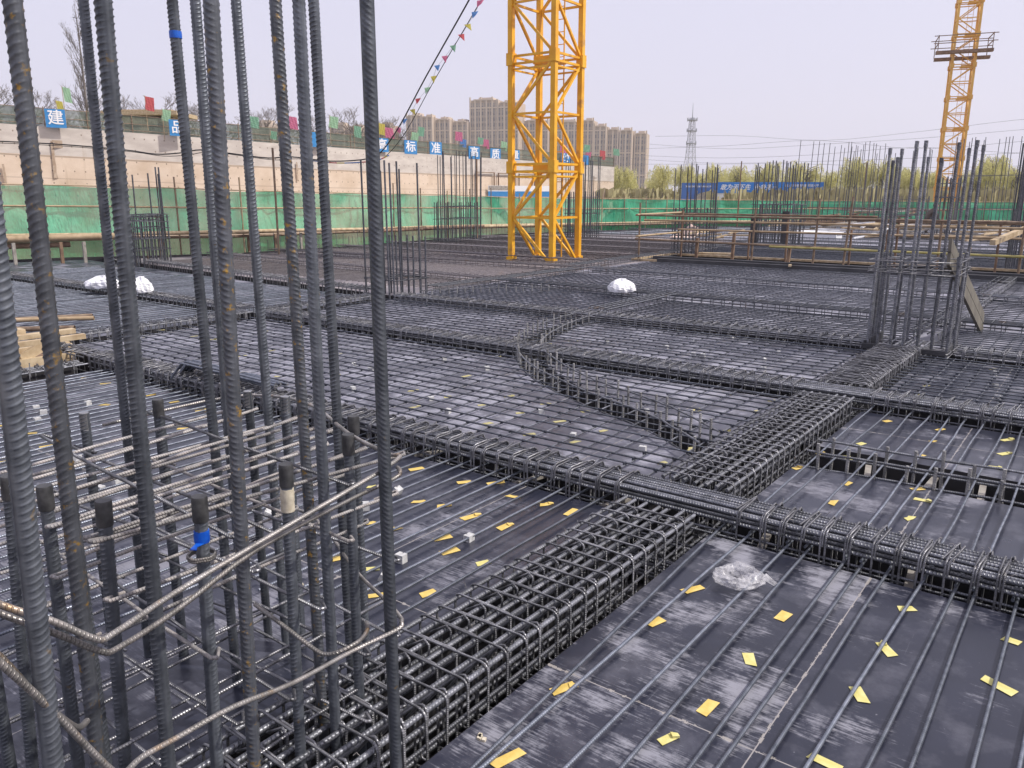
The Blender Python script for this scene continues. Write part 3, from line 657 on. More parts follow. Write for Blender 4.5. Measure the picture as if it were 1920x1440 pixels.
TAPE_R = [(-2.053, 6.144), (-2.037, 5.754), (-2.408, 5.538), (-2.403, 6.133), (-2.027, 5.119), (-1.179, 7.451), (-1.174, 7.025), (-0.464, 7.007), (-0.814, 8.581)]
BLOCK= [(-4.351, 2.049), (-4.319, 1.937), (-4.835, 2.072), (-2.981, 2.897), (-2.957, 2.647), (-2.747, 2.287), (-2.376, 2.32), (-2.306, 2.138), (-3.277, 2.263), (-6.46, 2.503), (-6.253, 2.468), (-6.091, 2.355), (-6.274, 2.804), (-2.279, 2.678), (-4.974, 2.118), (-4.833, 2.074)]
BLOCKM= [(-4.977, 4.374), (-5.419, 4.987), (-4.235, 4.528), (-3.868, 4.319), (-2.675, 5.221), (-5.676, 5.002), (-5.205, 5.771), (-4.585, 5.676), (-2.782, 4.369), (-2.269, 4.391), (-3.291, 4.718), (-3.637, 8.141), (-3.403, 8.658), (-4.4, 7.564), (-3.728, 7.673), (-3.952, 7.061), (-3.315, 7.438), (-3.203, 7.419), (-2.649, 7.605), (-2.516, 7.24), (-2.067, 7.293), (-1.876, 7.166), (-2.672, 8.1), (-0.76, 8.281), (-0.695, 7.755), (-0.626, 7.278)]

SIGNS= [('建', -53.51, 24.14, 6.17, 1.18), ('品', -51.36, 30.94, 5.93, 1.1), ('', -50.16, 41.54, 5.68, 1.16), ('高', -50.67, 48.94, 5.65, 1.19), ('标', -51.11, 52.83, 5.66, 1.24), ('准', -51.34, 56.34, 5.69, 1.29), ('高', -51.47, 61.99, 5.58, 1.26), ('质', -51.55, 65.44, 5.52, 1.25), ('量', -51.52, 68.71, 5.58, 1.12), ('效', -51.11, 77.64, 5.56, 1.21), ('', -50.85, 81.16, 5.49, 1.12)]
FLAGS= [('palegreen', -53.57, 24.96, 7.71, 0.34, 0.88), ('yellowf', -53.74, 24.53, 7.0, 0.3, 0.61), ('redf', -52.16, 29.55, 7.48, 0.43, 0.86), ('palegreen', -51.87, 30.49, 6.8, 0.43, 0.72), ('green', -50.9, 36.55, 6.73, 0.55, 0.78), ('green', -50.84, 38.17, 5.9, 0.36, 0.56), ('pink', -50.63, 39.76, 6.9, 0.49, 0.89), ('palegreen', -50.5, 43.66, 7.19, 0.55, 0.85), ('green', -50.76, 46.29, 6.65, 0.48, 0.88), ('yellowf', -50.89, 49.16, 7.04, 0.41, 0.91), ('pink', -50.99, 49.99, 6.79, 0.6, 0.83), ('pink', -51.15, 51.43, 7.1, 0.28, 0.37), ('palegreen', -51.37, 53.62, 6.66, 0.53, 0.77), ('green', -51.43, 54.51, 7.17, 0.49, 0.78), ('pink', -51.63, 59.84, 7.06, 0.57, 0.82), ('bluef', -51.64, 60.46, 6.46, 0.52, 0.72), ('green', -51.72, 63.21, 6.8, 0.48, 0.64), ('pink', -51.74, 63.98, 6.58, 0.54, 0.86), ('palegreen', -51.76, 67.03, 6.52, 0.55, 0.88), ('pink', -51.35, 77.33, 6.64, 0.6, 0.97), ('green', -51.03, 81.85, 6.89, 0.63, 0.81), ('pink', -50.99, 82.16, 6.19, 0.56, 0.63), ('redf', -50.72, 84.83, 6.28, 0.58, 1.02), ('green', -50.42, 87.44, 6.68, 0.65, 0.78)]
CABLE= [(-10.81, 13.14, 5.62), (-11.18, 13.36, 5.42), (-13.4, 14.44, 4.28), (-14.91, 15.05, 3.3), (-16.02, 15.47, 2.73), (-16.33, 15.23, 2.53), (-17.12, 14.64, 2.47), (-17.94, 14.02, 2.58), (-18.44, 13.64, 2.55), (-19.18, 13.08, 2.66), (-19.83, 12.59, 2.76), (-20.29, 12.24, 2.68), (-20.82, 11.84, 2.65), (-21.48, 11.34, 2.76), (-22.96, 10.22, 2.91), (-24.75, 8.87, 3.01)]
BUNT= [('pink', -10.94, 13.41, 5.35), ('bluef', -11.16, 13.5, 5.18), ('yellowf', -11.48, 13.63, 5.0), ('redf', -11.85, 13.86, 4.88), ('green', -12.19, 13.98, 4.71), ('pink', -12.6, 14.17, 4.56), ('bluef', -12.94, 14.29, 4.41), ('yellowf', -13.21, 14.46, 4.22), ('palegreen', -13.53, 14.59, 4.01), ('redf', -13.99, 14.75, 3.81), ('yellowf', -14.39, 14.95, 3.6), ('bluef', -14.75, 15.05, 3.4), ('pink', -15.12, 15.15, 3.2)]
TOWERS= [('A', -311.6, 328.5, 42.4, 9.4), ('A', -305.5, 333.2, 41.5, 6.5), ('B', -299.4, 337.8, 40.4, 9.1), ('C', -292.2, 343.2, 39.3, 9.4), ('D', -281.8, 351.1, 50.2, 16.4), ('D', -270.7, 359.5, 48.6, 12.3), ('E', -260.1, 367.5, 39.9, 14.7), ('E2', -247.4, 377.1, 39.1, 17.9), ('F', -237.8, 384.4, 39.9, 6.7), ('F', -232.3, 388.5, 36.9, 7.0), ('G', -227.0, 392.5, 35.2, 6.5), ('G', -221.2, 396.9, 34.7, 7.0), ('H', -215.2, 401.4, 33.3, 7.0), ('L1', -376.4, 279.6, 38.8, 10.6), ('L2', -344.3, 303.8, 37.7, 8.2), ('L3', -336.6, 309.7, 36.6, 8.2), ('L4', -324.8, 318.6, 37.7, 8.8)]
WILLOWS = [(-57.2, 100.9, 5.0), (-57.7, 104.3, 4.2), (-43.4, 86.3, 4.6), (-43.5, 92.5, 4.7), (-39.3, 90.7, 4.8), (-37.2, 93.5, 4.6), (-34.8, 96.6, 4.9), (-30.9, 97.0, 5.0), (-27.0, 95.0, 3.9), (-23.7, 92.4, 5.0), (-20.9, 92.0, 4.9), (-20.3, 97.4, 4.2), (-18.0, 91.7, 3.9), (-16.4, 92.9, 3.7), (-12.3, 91.0, 4.0), (-10.8, 92.1, 4.9), (-8.8, 91.1, 3.9)]
BARE = [(-81.5, 32.4, 11.1), (-79.3, 34.1, 10.8), (-70.6, 34.4, 16.4), (-71.9, 35.9, 12.8), (-75.4, 40.8, 10.7), (-72.8, 42.7, 11.0), (-72.6, 45.4, 10.2), (-70.9, 53.0, 10.3), (-72.6, 58.0, 10.0), (-70.8, 65.6, 11.3), (-67.7, 67.9, 10.4)]

col = thing('column_cage', 'tall foreground column cage of thick ribbed bars with coupler caps, tape and sagging rings', 'column cage', (-2.0, 1.15, 0))
def place(me, name, a, za, b_, zb, roll=0.0, parent=col):
    A = Vector((a[0], a[1], za)); B = Vector((b_[0], b_[1], zb)); d = (B - A).normalized()
    q = Vector((0, 0, 1)).rotation_difference(d) @ Euler((0, 0, roll)).to_quaternion()
    o = inst(name, me, parent); o.rotation_mode = 'QUATERNION'; o.rotation_quaternion = q
    o.location = A - (parent.location if parent else Vector()); return o
tallA = ribbed('vertical_bar', 3.8, 'bar'); tallB = ribbed('vertical_bar', 3.8, 'bar_rusty', p=0.0122, slant=-0.008); tallD = ribbed('vertical_bar', 3.8, 'bar', p=0.0125, slant=-.011); tallC = ribbed('vertical_bar', 3.8, 'bar_rusty', p=0.0148, slant=0.011)
shortA = ribbed('vertical_bar', 1.44, 'bar')
tall_objs = []
for i, (a, b_) in enumerate(TALL):
    me = tallB if i in (6, 8) else tallC if i == 1 else tallD if i in (9, 11) else tallA
    if i == 11: a, b_ = (a[0] * .94, a[1] * .94), (b_[0] * .94, b_[1] * .94)
    o = place(me, 'vertical_bar', a, -.5, b_, 3.3, math.atan2(-a[1], -a[0]) + [-.9, .75, -.6, .35, .5, -.55, .7, -.5, -.7, .55, .8, 1.3][i]); tall_objs.append(o)
# extra bars low at the left edge and on the hidden faces of the cage
for i, (x, y) in enumerate([(-2.5, 0.72), (-2.33, 0.7), (-1.62, 0.66), (-2.52, 0.9)]):
    place(shortA, 'vertical_bar', (x, y), -.5, (x + .01, y), .94, i)
def ring(b, c, r, z0, z1, seg=20):
    b.tube([(c[0], c[1], z0), (c[0], c[1], z1)], r, seg)
capm = MB(); capm.tube([(0, 0, 0), (0, 0, 0.004), (0, 0, 0.056), (0, 0, 0.06)], [0.0168, 0.0178, 0.0178, 0.0166], 22); capme = capm.mesh('coupler', M['cap'])
brm = MB()
pts = []; rr = []
for k in range(34): pts.append((0, 0, k * 0.0017)); rr.append(0.0142 if k % 2 else 0.015)
brm.tube(pts, rr, 18); brme = brm.mesh('thread_end', M['cap_bright'])
bright = {3, 6, 7, 8}
for i, (a, b_) in enumerate(SHORT):
    o = place(shortA, 'vertical_bar', a, -.5, b_, .94, math.atan2(-a[1], -a[0]) + [0.4, -.6, .3, 0.8, 1.5, -.35, 0.9, .6, 1.5, .8, 0.7, -.6][i])
    if i in bright:
        inst('thread_end', brme, o, (0, 0, 1.385)); o['label'] = 'short bar with a bright threaded end'
    else: inst('coupler', capme, o, (0, 0, 1.384))
    if i == 5:
        b = MB(); b.tube([(0, 0, 1.334), (0, 0, 1.345), (0, 0, 1.362)], [.0168, .0175, .0167], 20)
        b.poly([(0.016, -0.008), (0.05, -0.012), (0.052, 0.004), (0.035, 0.0), (0.018, 0.01)], 1.336, 1.3375)
        b.build('tape_wrap', M['tape_blue'], o); o['label'] = 'short capped bar wrapped with torn blue tape'
    if i == 9:
        b = MB(); b.tube([(0, 0, 1.318), (0, 0, 1.33), (0, 0, 1.343), (0, 0, 1.346), (0, 0, 1.365), (0, 0, 1.378)], [.017, .0176, .0168, .0176, .0178, .017], 20)
        b.build('tape_wrap', M['tape_cream'], o); o['label'] = 'short capped bar wrapped with cream tape'
b = MB(); zt_ = 2.66
b.tube([(0, 0, 2.522), (0, 0, 2.532), (0, 0, 2.541)], [.0167, .017, .0166], 20); b.build('tape_wrap', M['tape_blue'], tall_objs[4]); tall_objs[4]['label'] = 'tall bar with a band of blue tape'
def smooth(pts, n=4):
    P = [Vector(p) for p in pts]; out = []
    for i in range(len(P) - 1):
        p0 = P[max(i - 1, 0)]; p1 = P[i]; p2 = P[i + 1]; p3 = P[min(i + 2, len(P) - 1)]
        for k in range(n):
            t = k / n
            out.append(0.5 * ((2 * p1) + (p2 - p0) * t + (2 * p0 - 5 * p1 + 4 * p2 - p3) * t * t + (3 * p1 - p0 - 3 * p2 + p3) * t ** 3))
    out.append(P[-1]); return out
O = Vector((-2.0, 1.15, 0))
for k, pts in enumerate(RINGS):
    P = smooth(pts)
    if k == 0: P = smooth(pts + [(-1.50, 1.42, .925), (-1.7, 1.47, .93), (-2.2, 1.70, .9), (-2.56, 1.66, .87), (-2.60, 1.2, .86)])
    if k == 3: P = smooth(pts + [(-1.50, 1.40, .5), (-1.7, 1.47, .5), (-2.2, 1.70, .48), (-2.56, 1.66, .47)])
    b = MB(); b.tube([p - O for p in P], 0.0056, 8); b.build('ring_tie', M['tie_brown'], col)
# inner ties, splashed with cement, in levels
def tie(a, c, m='tie_pale', r=0.005, hook=True):
    a = Vector(a); c = Vector(c); d = (c - a).normalized(); n = Vector((-d.y, d.x, 0))
    pts = [a + (c - a) * k / 5 + Vector((0, 0, rnd.uniform(-.004, .004))) for k in range(6)]
    if hook: pts = [a + n * .05 + d * .05 + Vector((0, 0, -.02)), a + n * .012 - d * .008] + pts + [c + n * .012 + d * .008, c + n * .05 - d * .05 + Vector((0, 0, -.02))]
    b = MB(); b.tube([p - O for p in pts], r, 7); b.build('inner_tie', M[m], col)
for z, m, xs, ys in ((0.86, 'tie_pale', 8, 2), (0.82, 'tie_pale', 4, 1), (0.73, 'tie_pale', 6, 2), (0.585, 'tie_pale', 3, 3), (0.36, 'tie', 4, 4), (0.13, 'tie', 5, 4)):
    for i in range(xs):
        x = -2.4 + 0.82 * (i + .2 + rnd.uniform(-.2, .2)) / xs
        tie((x, 0.72 + rnd.uniform(-.03, .05), z + rnd.uniform(-.03, .02)), (x + rnd.uniform(-.05, .05), 1.58 + rnd.uniform(-.03, .03), z + rnd.uniform(-.02, .04)), m)
    for i in range(ys):
        y = 0.85 + 0.75 * (i + .3) / ys + rnd.uniform(-.03, .03)
        tie((-2.53, y, z + rnd.uniform(-.02, .03)), (-1.52, y + rnd.uniform(-.05, .05), z + rnd.uniform(-.03, .02)), 'tie' if rnd.random() < .7 else m)
# wire snarl on the blue taped bar
b = MB(); sn = [Vector((-1.575 + .03 * math.cos(a), .91 + .03 * math.sin(a), .80 + .004 * math.sin(a * 1.7))) - O for a in np.linspace(0, 22, 60)]
b.tube(sn, .0032, 5); b.build('tie_wire', M['tie_brown'], col)

# ------------------------------------------------------------------ other column cages
def col_cage(label, x0, x1, y0, y1, nx, ny, ztall, zshort, r=0.016, tall_frac=0.5, zr=(0.5,), lean=(0, 0), m='beam', ms='far_steel', seg=8, levels=(0.45, 0.5), group=None, panel=False, seed=1, short=True):
    R = random.Random(seed)
    cx_, cy_ = (x0 + x1) / 2, (y0 + y1) / 2
    t = thing('column_cage', label, 'column cage', (cx_, cy_, 0), 0, group)
    P = []
    for i in range(nx):
        u = i / (nx - 1); P += [(x0 + (x1 - x0) * u, y0), (x0 + (x1 - x0) * u, y1)]
    for j in range(1, ny - 1):
        v = j / (ny - 1); P += [(x0, y0 + (y1 - y0) * v), (x1, y0 + (y1 - y0) * v)]
    for k, (x, y) in enumerate(P):
        tall = R.random() < tall_frac
        zz = (ztall if tall else zshort) * R.uniform(0.985, 1.015) - (0.0 if not tall else R.choice([0, 0, .12]))
        b = MB(); x += R.uniform(-.02, .02) - cx_; y += R.uniform(-.02, .02) - cy_
        lx, ly = lean[0] + R.uniform(-.012, .012), lean[1] + R.uniform(-.012, .012)
        b.tube([(x, y, -0.3), (x + lx * zz, y + ly * zz, zz)], r, seg)
        if seg > 6: b.tube([(x + lx * (zz - .06), y + ly * (zz - .06), zz - .06), (x + lx * zz, y + ly * zz, zz + .003)], r * 1.25, seg)
        b.build('vertical_bar', M[m], t)
    for z in levels:
        b = MB(); e = 0.035; q = [(x0 - e, y0 - e), (x1 + e, y0 - e), (x1 + e, y1 + e), (x0 - e, y1 + e)]
        b.tube([(a - cx_, c - cy_, z + R.uniform(-.02, .02)) for a, c in q + q[:1]], r * .4, 5)
        for s in (.3, .7):
            b.tube([(x0 - e - cx_, y0 + (y1 - y0) * s - cy_, z), (x1 + e + .05 - cx_, y0 + (y1 - y0) * s - cy_, z + R.uniform(-.02, .05))], r * .35, 4)
            b.tube([(x0 + (x1 - x0) * s - cx_, y0 - e - cy_, z), (x0 + (x1 - x0) * s - cx_ + .02, y1 + e - cy_, z + .02)], r * .35, 4)
        b.build('ring_tie', M['tie'] if seg > 6 else M['far_steel'], t)
    return t
cR = col_cage('tall right column cage with a leaning grey plank against it', -1.99, -1.25, 8.72, 9.42, 7, 6, 2.07, 1.02, r=0.015, tall_frac=0.42, levels=(0.02, 0.06, 0.84, 0.88, 0.95), lean=(.01, .0), seed=5, seg=9)
b = MB(); b.box((0, -.39, .08), (.78, .03, .05)); b.box((.37, 0, .08), (.03, .7, .05)); b.box((-.37, 0, .08), (.03, .7, .1)); b.build('base_frame', M['dark_panel'], cR)
col_cage('slim column cage of mixed height bars just behind the tallest foreground bar', -9.62, -8.98, 8.86, 9.55, 6, 6, 2.1, .95, r=0.015, tall_frac=0.5, levels=(0.28, 0.31), seed=8, seg=6, m='far_steel')
G_C = 'distant column cages standing on the deck'
col_cage('far left column cage of short close bars against the green net', -18.75, -18.0, 9.55, 10.35, 9, 8, 2.2, 1.15, r=0.018, tall_frac=0.35, levels=(0.35, .6, .85, 1.0, 1.1, 1.14), seed=9, seg=5, m='far_steel', group=G_C)
col_cage('column cage left of the crane in front of the net corner', -18.9, -17.9, 20.6, 21.9, 12, 8, 3.0, 1.35, r=0.019, tall_frac=0.5, levels=(.1, .8, 1.2), seed=10, seg=4, m='far_steel', group=G_C)
col_cage('column cage half hidden behind the right leg of the crane', -17.1, -16.2, 26.0, 27.0, 11, 7, 3.0, 1.7, r=0.019, tall_frac=0.5, levels=(.3, .9, 1.5), seed=11, seg=4, m='far_steel', group=G_C)
col_cage('column cage behind the left end of the railed opening', -9.85, -8.95, 20.3, 21.2, 10, 6, 2.4, 1.25, r=0.015, tall_frac=0.55, levels=(.2, .7, 1.1), seed=12, seg=4, m='far_steel', group=G_C)
pc = col_cage('column cage with a dark panel on its side, in front of the blue billboard', -9.5, -8.3, 25.2, 26.6, 12, 7, 2.6, 1.3, r=0.018, tall_frac=0.6, levels=(.4, 1.0, 1.3), seed=13, seg=4, m='far_steel', group=G_C)
b = MB(); b.box((-.5, -.72, .45), (.22, .05, .9)); b.build('side_panel', M['dark_panel'], pc); b = MB(); b.box((.5, -.74, .55), (.2, .05, 1.1)); b.build('side_panel', M['dark_panel'], pc)
col_cage('column cage at the right edge of the view, lashed with rusty pipes', -1.95, -1.2, 20.3, 21.1, 8, 6, 2.75, 1.3, r=0.018, tall_frac=0.6, levels=(.3, .9), seed=14, seg=5, m='far_steel', group=G_C)
col_cage('distant column cage just right of the billboard', -8.2, -6.6, 36.0, 37.4, 9, 5, 3.4, 1.55, r=0.013, tall_frac=0.45, levels=(.8, 1.4), seed=15, seg=4, m='far_steel', group=G_C)
col_cage('distant wide bar cluster between the billboard and the tall right column cage', -6.3, -2.9, 40.0, 41.4, 13, 4, 4.0, 2.2, r=0.014, tall_frac=0.5, levels=(1.0, 2.4), seed=16, seg=4, m='far_steel', group=G_C)
col_cage('distant bar cluster behind the billboard end', -11.0, -9.6, 41.0, 42.2, 7, 4, 4.0, 2.0, r=0.014, tall_frac=0.6, levels=(1.0,), seed=17, seg=4, m='far_steel', group=G_C)
col_cage('distant dark column cage below the second crane', -5.9, -5.2, 34.5, 35.2, 5, 5, 2.3, 2.2, r=0.026, tall_frac=0.5, levels=(.5, 1.5, 2.0), seed=18, seg=4, m='far_steel', group=G_C)
col_cage('distant bar cluster just right of the second crane mast', -2.4, -0.6, 40.5, 41.5, 8, 4, 3.7, 1.9, r=0.013, tall_frac=0.5, levels=(1.0,), seed=19, seg=4, m='far_steel', group=G_C)

# leaning plank
b = MB(); b.beam((-1.2, 10.9, .1), (-1.35, 8.95, 1.05), .28, .03, up=(1, 0, .1)); b.beam((-1.2, 10.9, .125), (-1.35, 8.95, 1.075), .05, .03, up=(1, 0, .1))
b.build('plank', simple('dark_plank', (.1, .09, .075), (.17, .155, .125), .85, sc=6)); C.objects[-1]
pl_ = C.objects[-1]
tag(pl_, 'wide grey plank leaning against the back of the tall right column cage', 'plank')

# ------------------------------------------------------------------ curved and low stub cages
M['stub'] = steel('steel_stub', (0.2, 0.2, 0.2), (0.42, 0.41, 0.4), (0.3, 0.24, 0.17), 0.66, rough=0.5, metal=0.4)
def stub_cage(label, rows, zt=0.1, r=0.008, sp=0.2, hs=(0.13, 0.19), group='cages with upright stub ends'):
    t = thing('stub_cage', label, 'beam cage', (rows[0][0][0], rows[0][0][1], 0), 0, group)
    o0 = Vector((rows[0][0][0], rows[0][0][1], 0)); cnt = 0
    for row in rows:
        P = smooth([(x, y, 0) for x, y in row], 4)
        for z in (zt, 0.0):
            b = MB(); b.tube([p + Vector((rnd.uniform(-.004, .004), rnd.uniform(-.004, .004), z + rnd.uniform(-.004, .004))) - o0 for p in P], r, 6); b.build('long_bar', M['beam'], t)
        d = 0.0
        for i in range(1, len(P)):
            a, c = P[i - 1], P[i]; L = (c - a).length; s = sp * .5 - d if i == 1 else -d
            x = (sp - d) if i > 1 else sp * .5
            while x < L:
                q = a + (c - a) * (x / L); b = MB(); h = rnd.uniform(*hs); e = rnd.uniform(-.012, .012)
                b.tube([q - o0 + Vector((0, 0, -.3)), q - o0 + Vector((e, e, h))], r * 1.25, 6); b.build('stub', M['stub'], t); x += sp; cnt += 1
            d = L - (x - sp)
    A = smooth([(x, y, 0) for x, y in rows[0]], 4); B_ = smooth([(x, y, 0) for x, y in rows[-1]], 4); n = min(len(A), len(B_))
    for i in range(0, n, 3):
        p = A[int(i * (len(A) - 1) / (n - 1))]; q = B_[int(i * (len(B_) - 1) / (n - 1))]
        b = MB(); b.tube([p - o0 + Vector((0, 0, -.28)), q - o0 + Vector((0, 0, -.28))], r * .7, 5); b.build('tie_bar', M['tie'], t)
    return t
stub_cage('curved cage with two rows of upright stubs sweeping through the middle mesh deck', [ARC1, ARC1b], sp=0.15, zt=0.12, hs=(.13, .19))
stub_cage('curved cage with upright stubs bending away beyond the second cross beam', [[(-4.62, 6.2)] + ARC2, [(-4.4, 6.3)] + ARC2b], sp=0.17, hs=(.12, .18))
stub_cage('low straight cage with upright stubs across the glossy right deck', [[(-1.34, 4.72), (-.6, 4.77), (.4, 4.83), (2.0, 4.9)], [(-1.34, 4.98), (-.6, 5.02), (.4, 5.08), (2.0, 5.14)]], sp=0.155, hs=(.1, .16))
stub_cage('low stub cage at the far side of the third cross beam', [[(-8.9, 9.3), (-8.3, 10.2), (-7.4, 11.0)]], sp=0.14, hs=(.1, .18))
# white battens wedged across the troughs
for i, (a, c, w) in enumerate([((-1.17, 3.46), (-1.22, 3.76), .035), ((-.52, 3.45), (-.55, 3.76), .04), ((-1.0, 4.76), (-1.08, 5.16), .035), ((-.72, 4.76), (-.7, 5.16), .035), ((-.42, 4.76), (-.45, 5.16), .035), ((-.14, 4.76), (-.2, 5.16), .035), ((-2.72, 3.44), (-2.6, 3.77), .03), ((-3.62, 3.44), (-3.4, 3.77), .03), ((-2.12, 3.44), (-2.0, 3.77), .03)]):
    b = MB(); b.beam((*a, -.07), (*c, -.06), w, .02); o = b.build('batten', M['timber_grey'])
    tag(o, 'pale batten bridging a dark beam trough, %s from the right end of the deck edge' % ordn(i + 1), 'batten', 'pale battens across the troughs')

# ------------------------------------------------------------------ tape, blocks
tape_n = 0
def tape(x, y, where, i, big=1.0, m=None, ang=None):
    b = MB(); L = rnd.uniform(.06, .105) * big; w = rnd.uniform(.034, .044) * big; z = 0.0018
    style = rnd.random() * (.6 if ang is not None else 1); a = math.radians(ang if ang is not None else (rnd.gauss(66, 10) if rnd.random() < .78 else rnd.uniform(-40, 120)))
    if style < .78: q = [(-L / 2, -w / 2), (L / 2 + rnd.uniform(-.006, .006), -w / 2 + rnd.uniform(-.005, .005)), (L / 2, w / 2), (-L / 2 + rnd.uniform(-.008, .012), w / 2 + rnd.uniform(-.005, .005))]
    elif style < .9: q = [(-L / 2, -w / 2), (L / 2, -w / 2), (L / 2 - .03, w / 2), (-L / 2 + .015, w / 2)]
    else: q = [(-L / 2, -w / 3), (0, -w / 2), (L / 2, -w / 3), (L / 2 - .02, w / 2), (0, w / 3), (-L / 2 + .02, w / 2)]
    b.poly(q, z, z + .001)
    if rnd.random() < .2: b.poly([(L * .2, -w / 4), (L * .5, -w * .5), (L * .55, -w * .1), (L * .3, w * .35)], z + .0012, z + rnd.uniform(.004, .012))
    o = b.build('tape_strip', M[m or ('tape' if rnd.random() < .6 else 'tape2')], None, (x + rnd.gauss(0, .006), y + rnd.gauss(0, .006), 0), (0, 0, a))
    size = 'long strip' if L > .088 else 'short strip'
    tag(o, '%s of yellow tape on %s, %s from the camera' % (size, where, ordn(i + 1)), 'tape', 'yellow tape strips on the deck')
ANG = dict(zip(TAPE_P1 + TAPE_P1b, [62, 72, 84, 118, 88, 66, 40, 130, 126, -8, -24, -8, 74, 66]))
for pts, where in ((TAPE_P1 + TAPE_P1b, 'the scuffed near right deck'), (TAPE_P2, 'the left deck'), (TAPE_P2L, 'the farther left deck'), (TAPE_P5, 'the glossy right deck'), (TAPE_M3, 'the middle mesh deck'), (TAPE_R, 'decks near the second beam')):
    for i, (x, y) in enumerate(sorted(pts, key=lambda p: p[0] ** 2 + p[1] ** 2)): tape(x, y, where, i, 1.0, 'tape_dull' if 'middle' in where or 'near the second' in where else ('tape' if x < -.7 and rnd.random() < .85 else 'tape2'), ANG.get((x, y)))
k = 0
for ix in range(-22, -5):
    for iy in range(11, 17):
        x, y = -1.21 + .3615 * ix * 1.0, .362 * iy + .34
        if x < -5.2 and rnd.random() < .16: tape(x, y, 'the middle mesh deck, left', k, 1.0, 'tape_dull'); k += 1
def block(x, y, lab, m='concrete_block', s=.026, z=0.0):
    b = MB(); a = rnd.uniform(0, 3); h = s * rnd.uniform(.8, 1.1)
    R = Matrix.Rotation(a, 3, 'Z') @ Matrix.Rotation(rnd.choice([0, 0, .5]), 3, 'X')
    q = [(-s * .6, -s * .5), (s * .6, -s * .45), (s * .62, s * .5), (s * .1, s * .52), (s * .08, s * .3), (-s * .12, s * .3), (-s * .14, s * .52), (-s * .6, s * .5)]
    b.poly(q, 0, h); b.v = [tuple(R @ Vector(v)) for v in b.v]
    mz = min(v[2] for v in b.v)
    o = b.build('cover_block', M[m], None, (x, y, z - mz)); tag(o, lab, 'spacer block', 'concrete cover blocks on the decks')
for i, (x, y) in enumerate(sorted(BLOCK, key=lambda p: p[0] ** 2 + p[1] ** 2)): block(x, y, 'small white cover block on the left deck, %s nearest to the foreground column cage' % ordn(i + 1), s=.036)
for i, (x, y) in enumerate(sorted(BLOCKM, key=lambda p: p[0] ** 2 + p[1] ** 2)): block(x, y, 'small grey cover block under the slab mesh, %s nearest to the camera' % ordn(i + 1), s=.036)
# offcuts of debris
for i, (x, y) in enumerate([(-1.42 + .09, 1.62), (-1.62 - .95, 1.9), (-2.05, 1.75)]):
    b = MB()
    for k in range(4): b.box((rnd.uniform(-.02, .02), rnd.uniform(-.012, .012), .004), (.014, .011, .008), rnd.uniform(0, 3))
    o = b.build('concrete_crumbs', M['tape_cream'], None, (x, y, 0)); tag(o, 'pale crumbs of dried concrete on the deck, %s patch from the wide beam cage' % ordn(i + 1), 'debris', 'concrete crumbs')

# clear plastic bag ring
bm_n = 36; b = MB(); vs = []; R_ = random.Random(3); S2 = 14
for i in range(bm_n):
    a = 2 * math.pi * i / bm_n
    for k in range(S2):
        c = 2 * math.pi * k / S2
        rr = 0.026 * (1 + .28 * math.sin(5 * a + 3 * c) * math.sin(2 * c + a) + R_.uniform(-.16, .16)) * (1.25 if math.cos(a - 0.4) > 0.3 else 1)
        RR = 0.064 + rr * math.cos(c)
        vs.append((RR * math.cos(a) * 1.12, RR * math.sin(a), max(.002, .03 + rr * math.sin(c) * .9)))
fs = [(i * S2 + k, i * S2 + (k + 1) % S2, ((i + 1) % bm_n) * S2 + (k + 1) % S2, ((i + 1) % bm_n) * S2 + k) for i in range(bm_n) for k in range(S2)]
b.add(vs, fs, smooth=False)
tv = [(0.08, .0, .02), (.12, .03, .04), (.165, .01, .008), (.14, -.04, .02), (.09, -.03, .045)]
b.add(tv, [(0, 1, 4), (1, 2, 3), (1, 3, 4), (0, 4, 3)])
tag(b.build('plastic_bag', M['plastic'], None, (-1.09, 3.01, 0.012), (0, 0, .5)), 'crumpled clear plastic bag in a ring on the near right deck', 'plastic bag')

# white woven bags
def sack(x, y, sx, sy, sz, rz, lab, seed):
    R_ = random.Random(seed); b = MB(); n1, n2 = 22, 14; vs = []
    for i in range(n2 + 1):
        ph = math.pi * i / n2
        for k in range(n1):
            th = 2 * math.pi * k / n1
            f = 1 + .16 * math.sin(3 * th + seed) * math.sin(ph) + .1 * math.sin(7 * th + 4 * ph + seed) + R_.uniform(-.05, .05)
            z = math.cos(ph) * sz * (1 + .18 * math.sin(2 * th + seed)); z = max(z, -sz * .35)
            vs.append((sx * math.sin(ph) * math.cos(th) * f, sy * math.sin(ph) * math.sin(th) * f, z + sz * .35))
    fs = [(i * n1 + k, (i + 1) * n1 + k, (i + 1) * n1 + (k + 1) % n1, i * n1 + (k + 1) % n1) for i in range(n2) for k in range(n1)]
    b.add(vs, fs, smooth=False)
    b.add([(sx * .2, sy * .1, sz * 1.0), (sx * .45, sy * .3, sz * 1.5), (-sx * .1, sy * .2, sz * 1.55), (-sx * .5, -sy * .1, sz * 1.1), (-sx * .2, -sy * .3, sz * 1.0)], [(0, 1, 2), (0, 2, 3, 4)])
    o = b.build('white_bag', M['white_cloth'], None, (x, y, .13), (0, 0, rz)); tag(o, lab, 'bag', 'white woven bags on the beam cages')
sack(-6.15, 10.95, .2, .17, .13, .6, 'single white woven bag on the beam cage in front of the crane', 1)
sack(-13.1, 6.33, .3, .2, .13, .3, 'wide white bag lying on the left cross beam cage, behind the third tall foreground bar', 2)
sack(-11.98, 6.36, .15, .15, .16, 1.2, 'narrow upright white bag on the left cross beam cage, right of the wide one', 3)

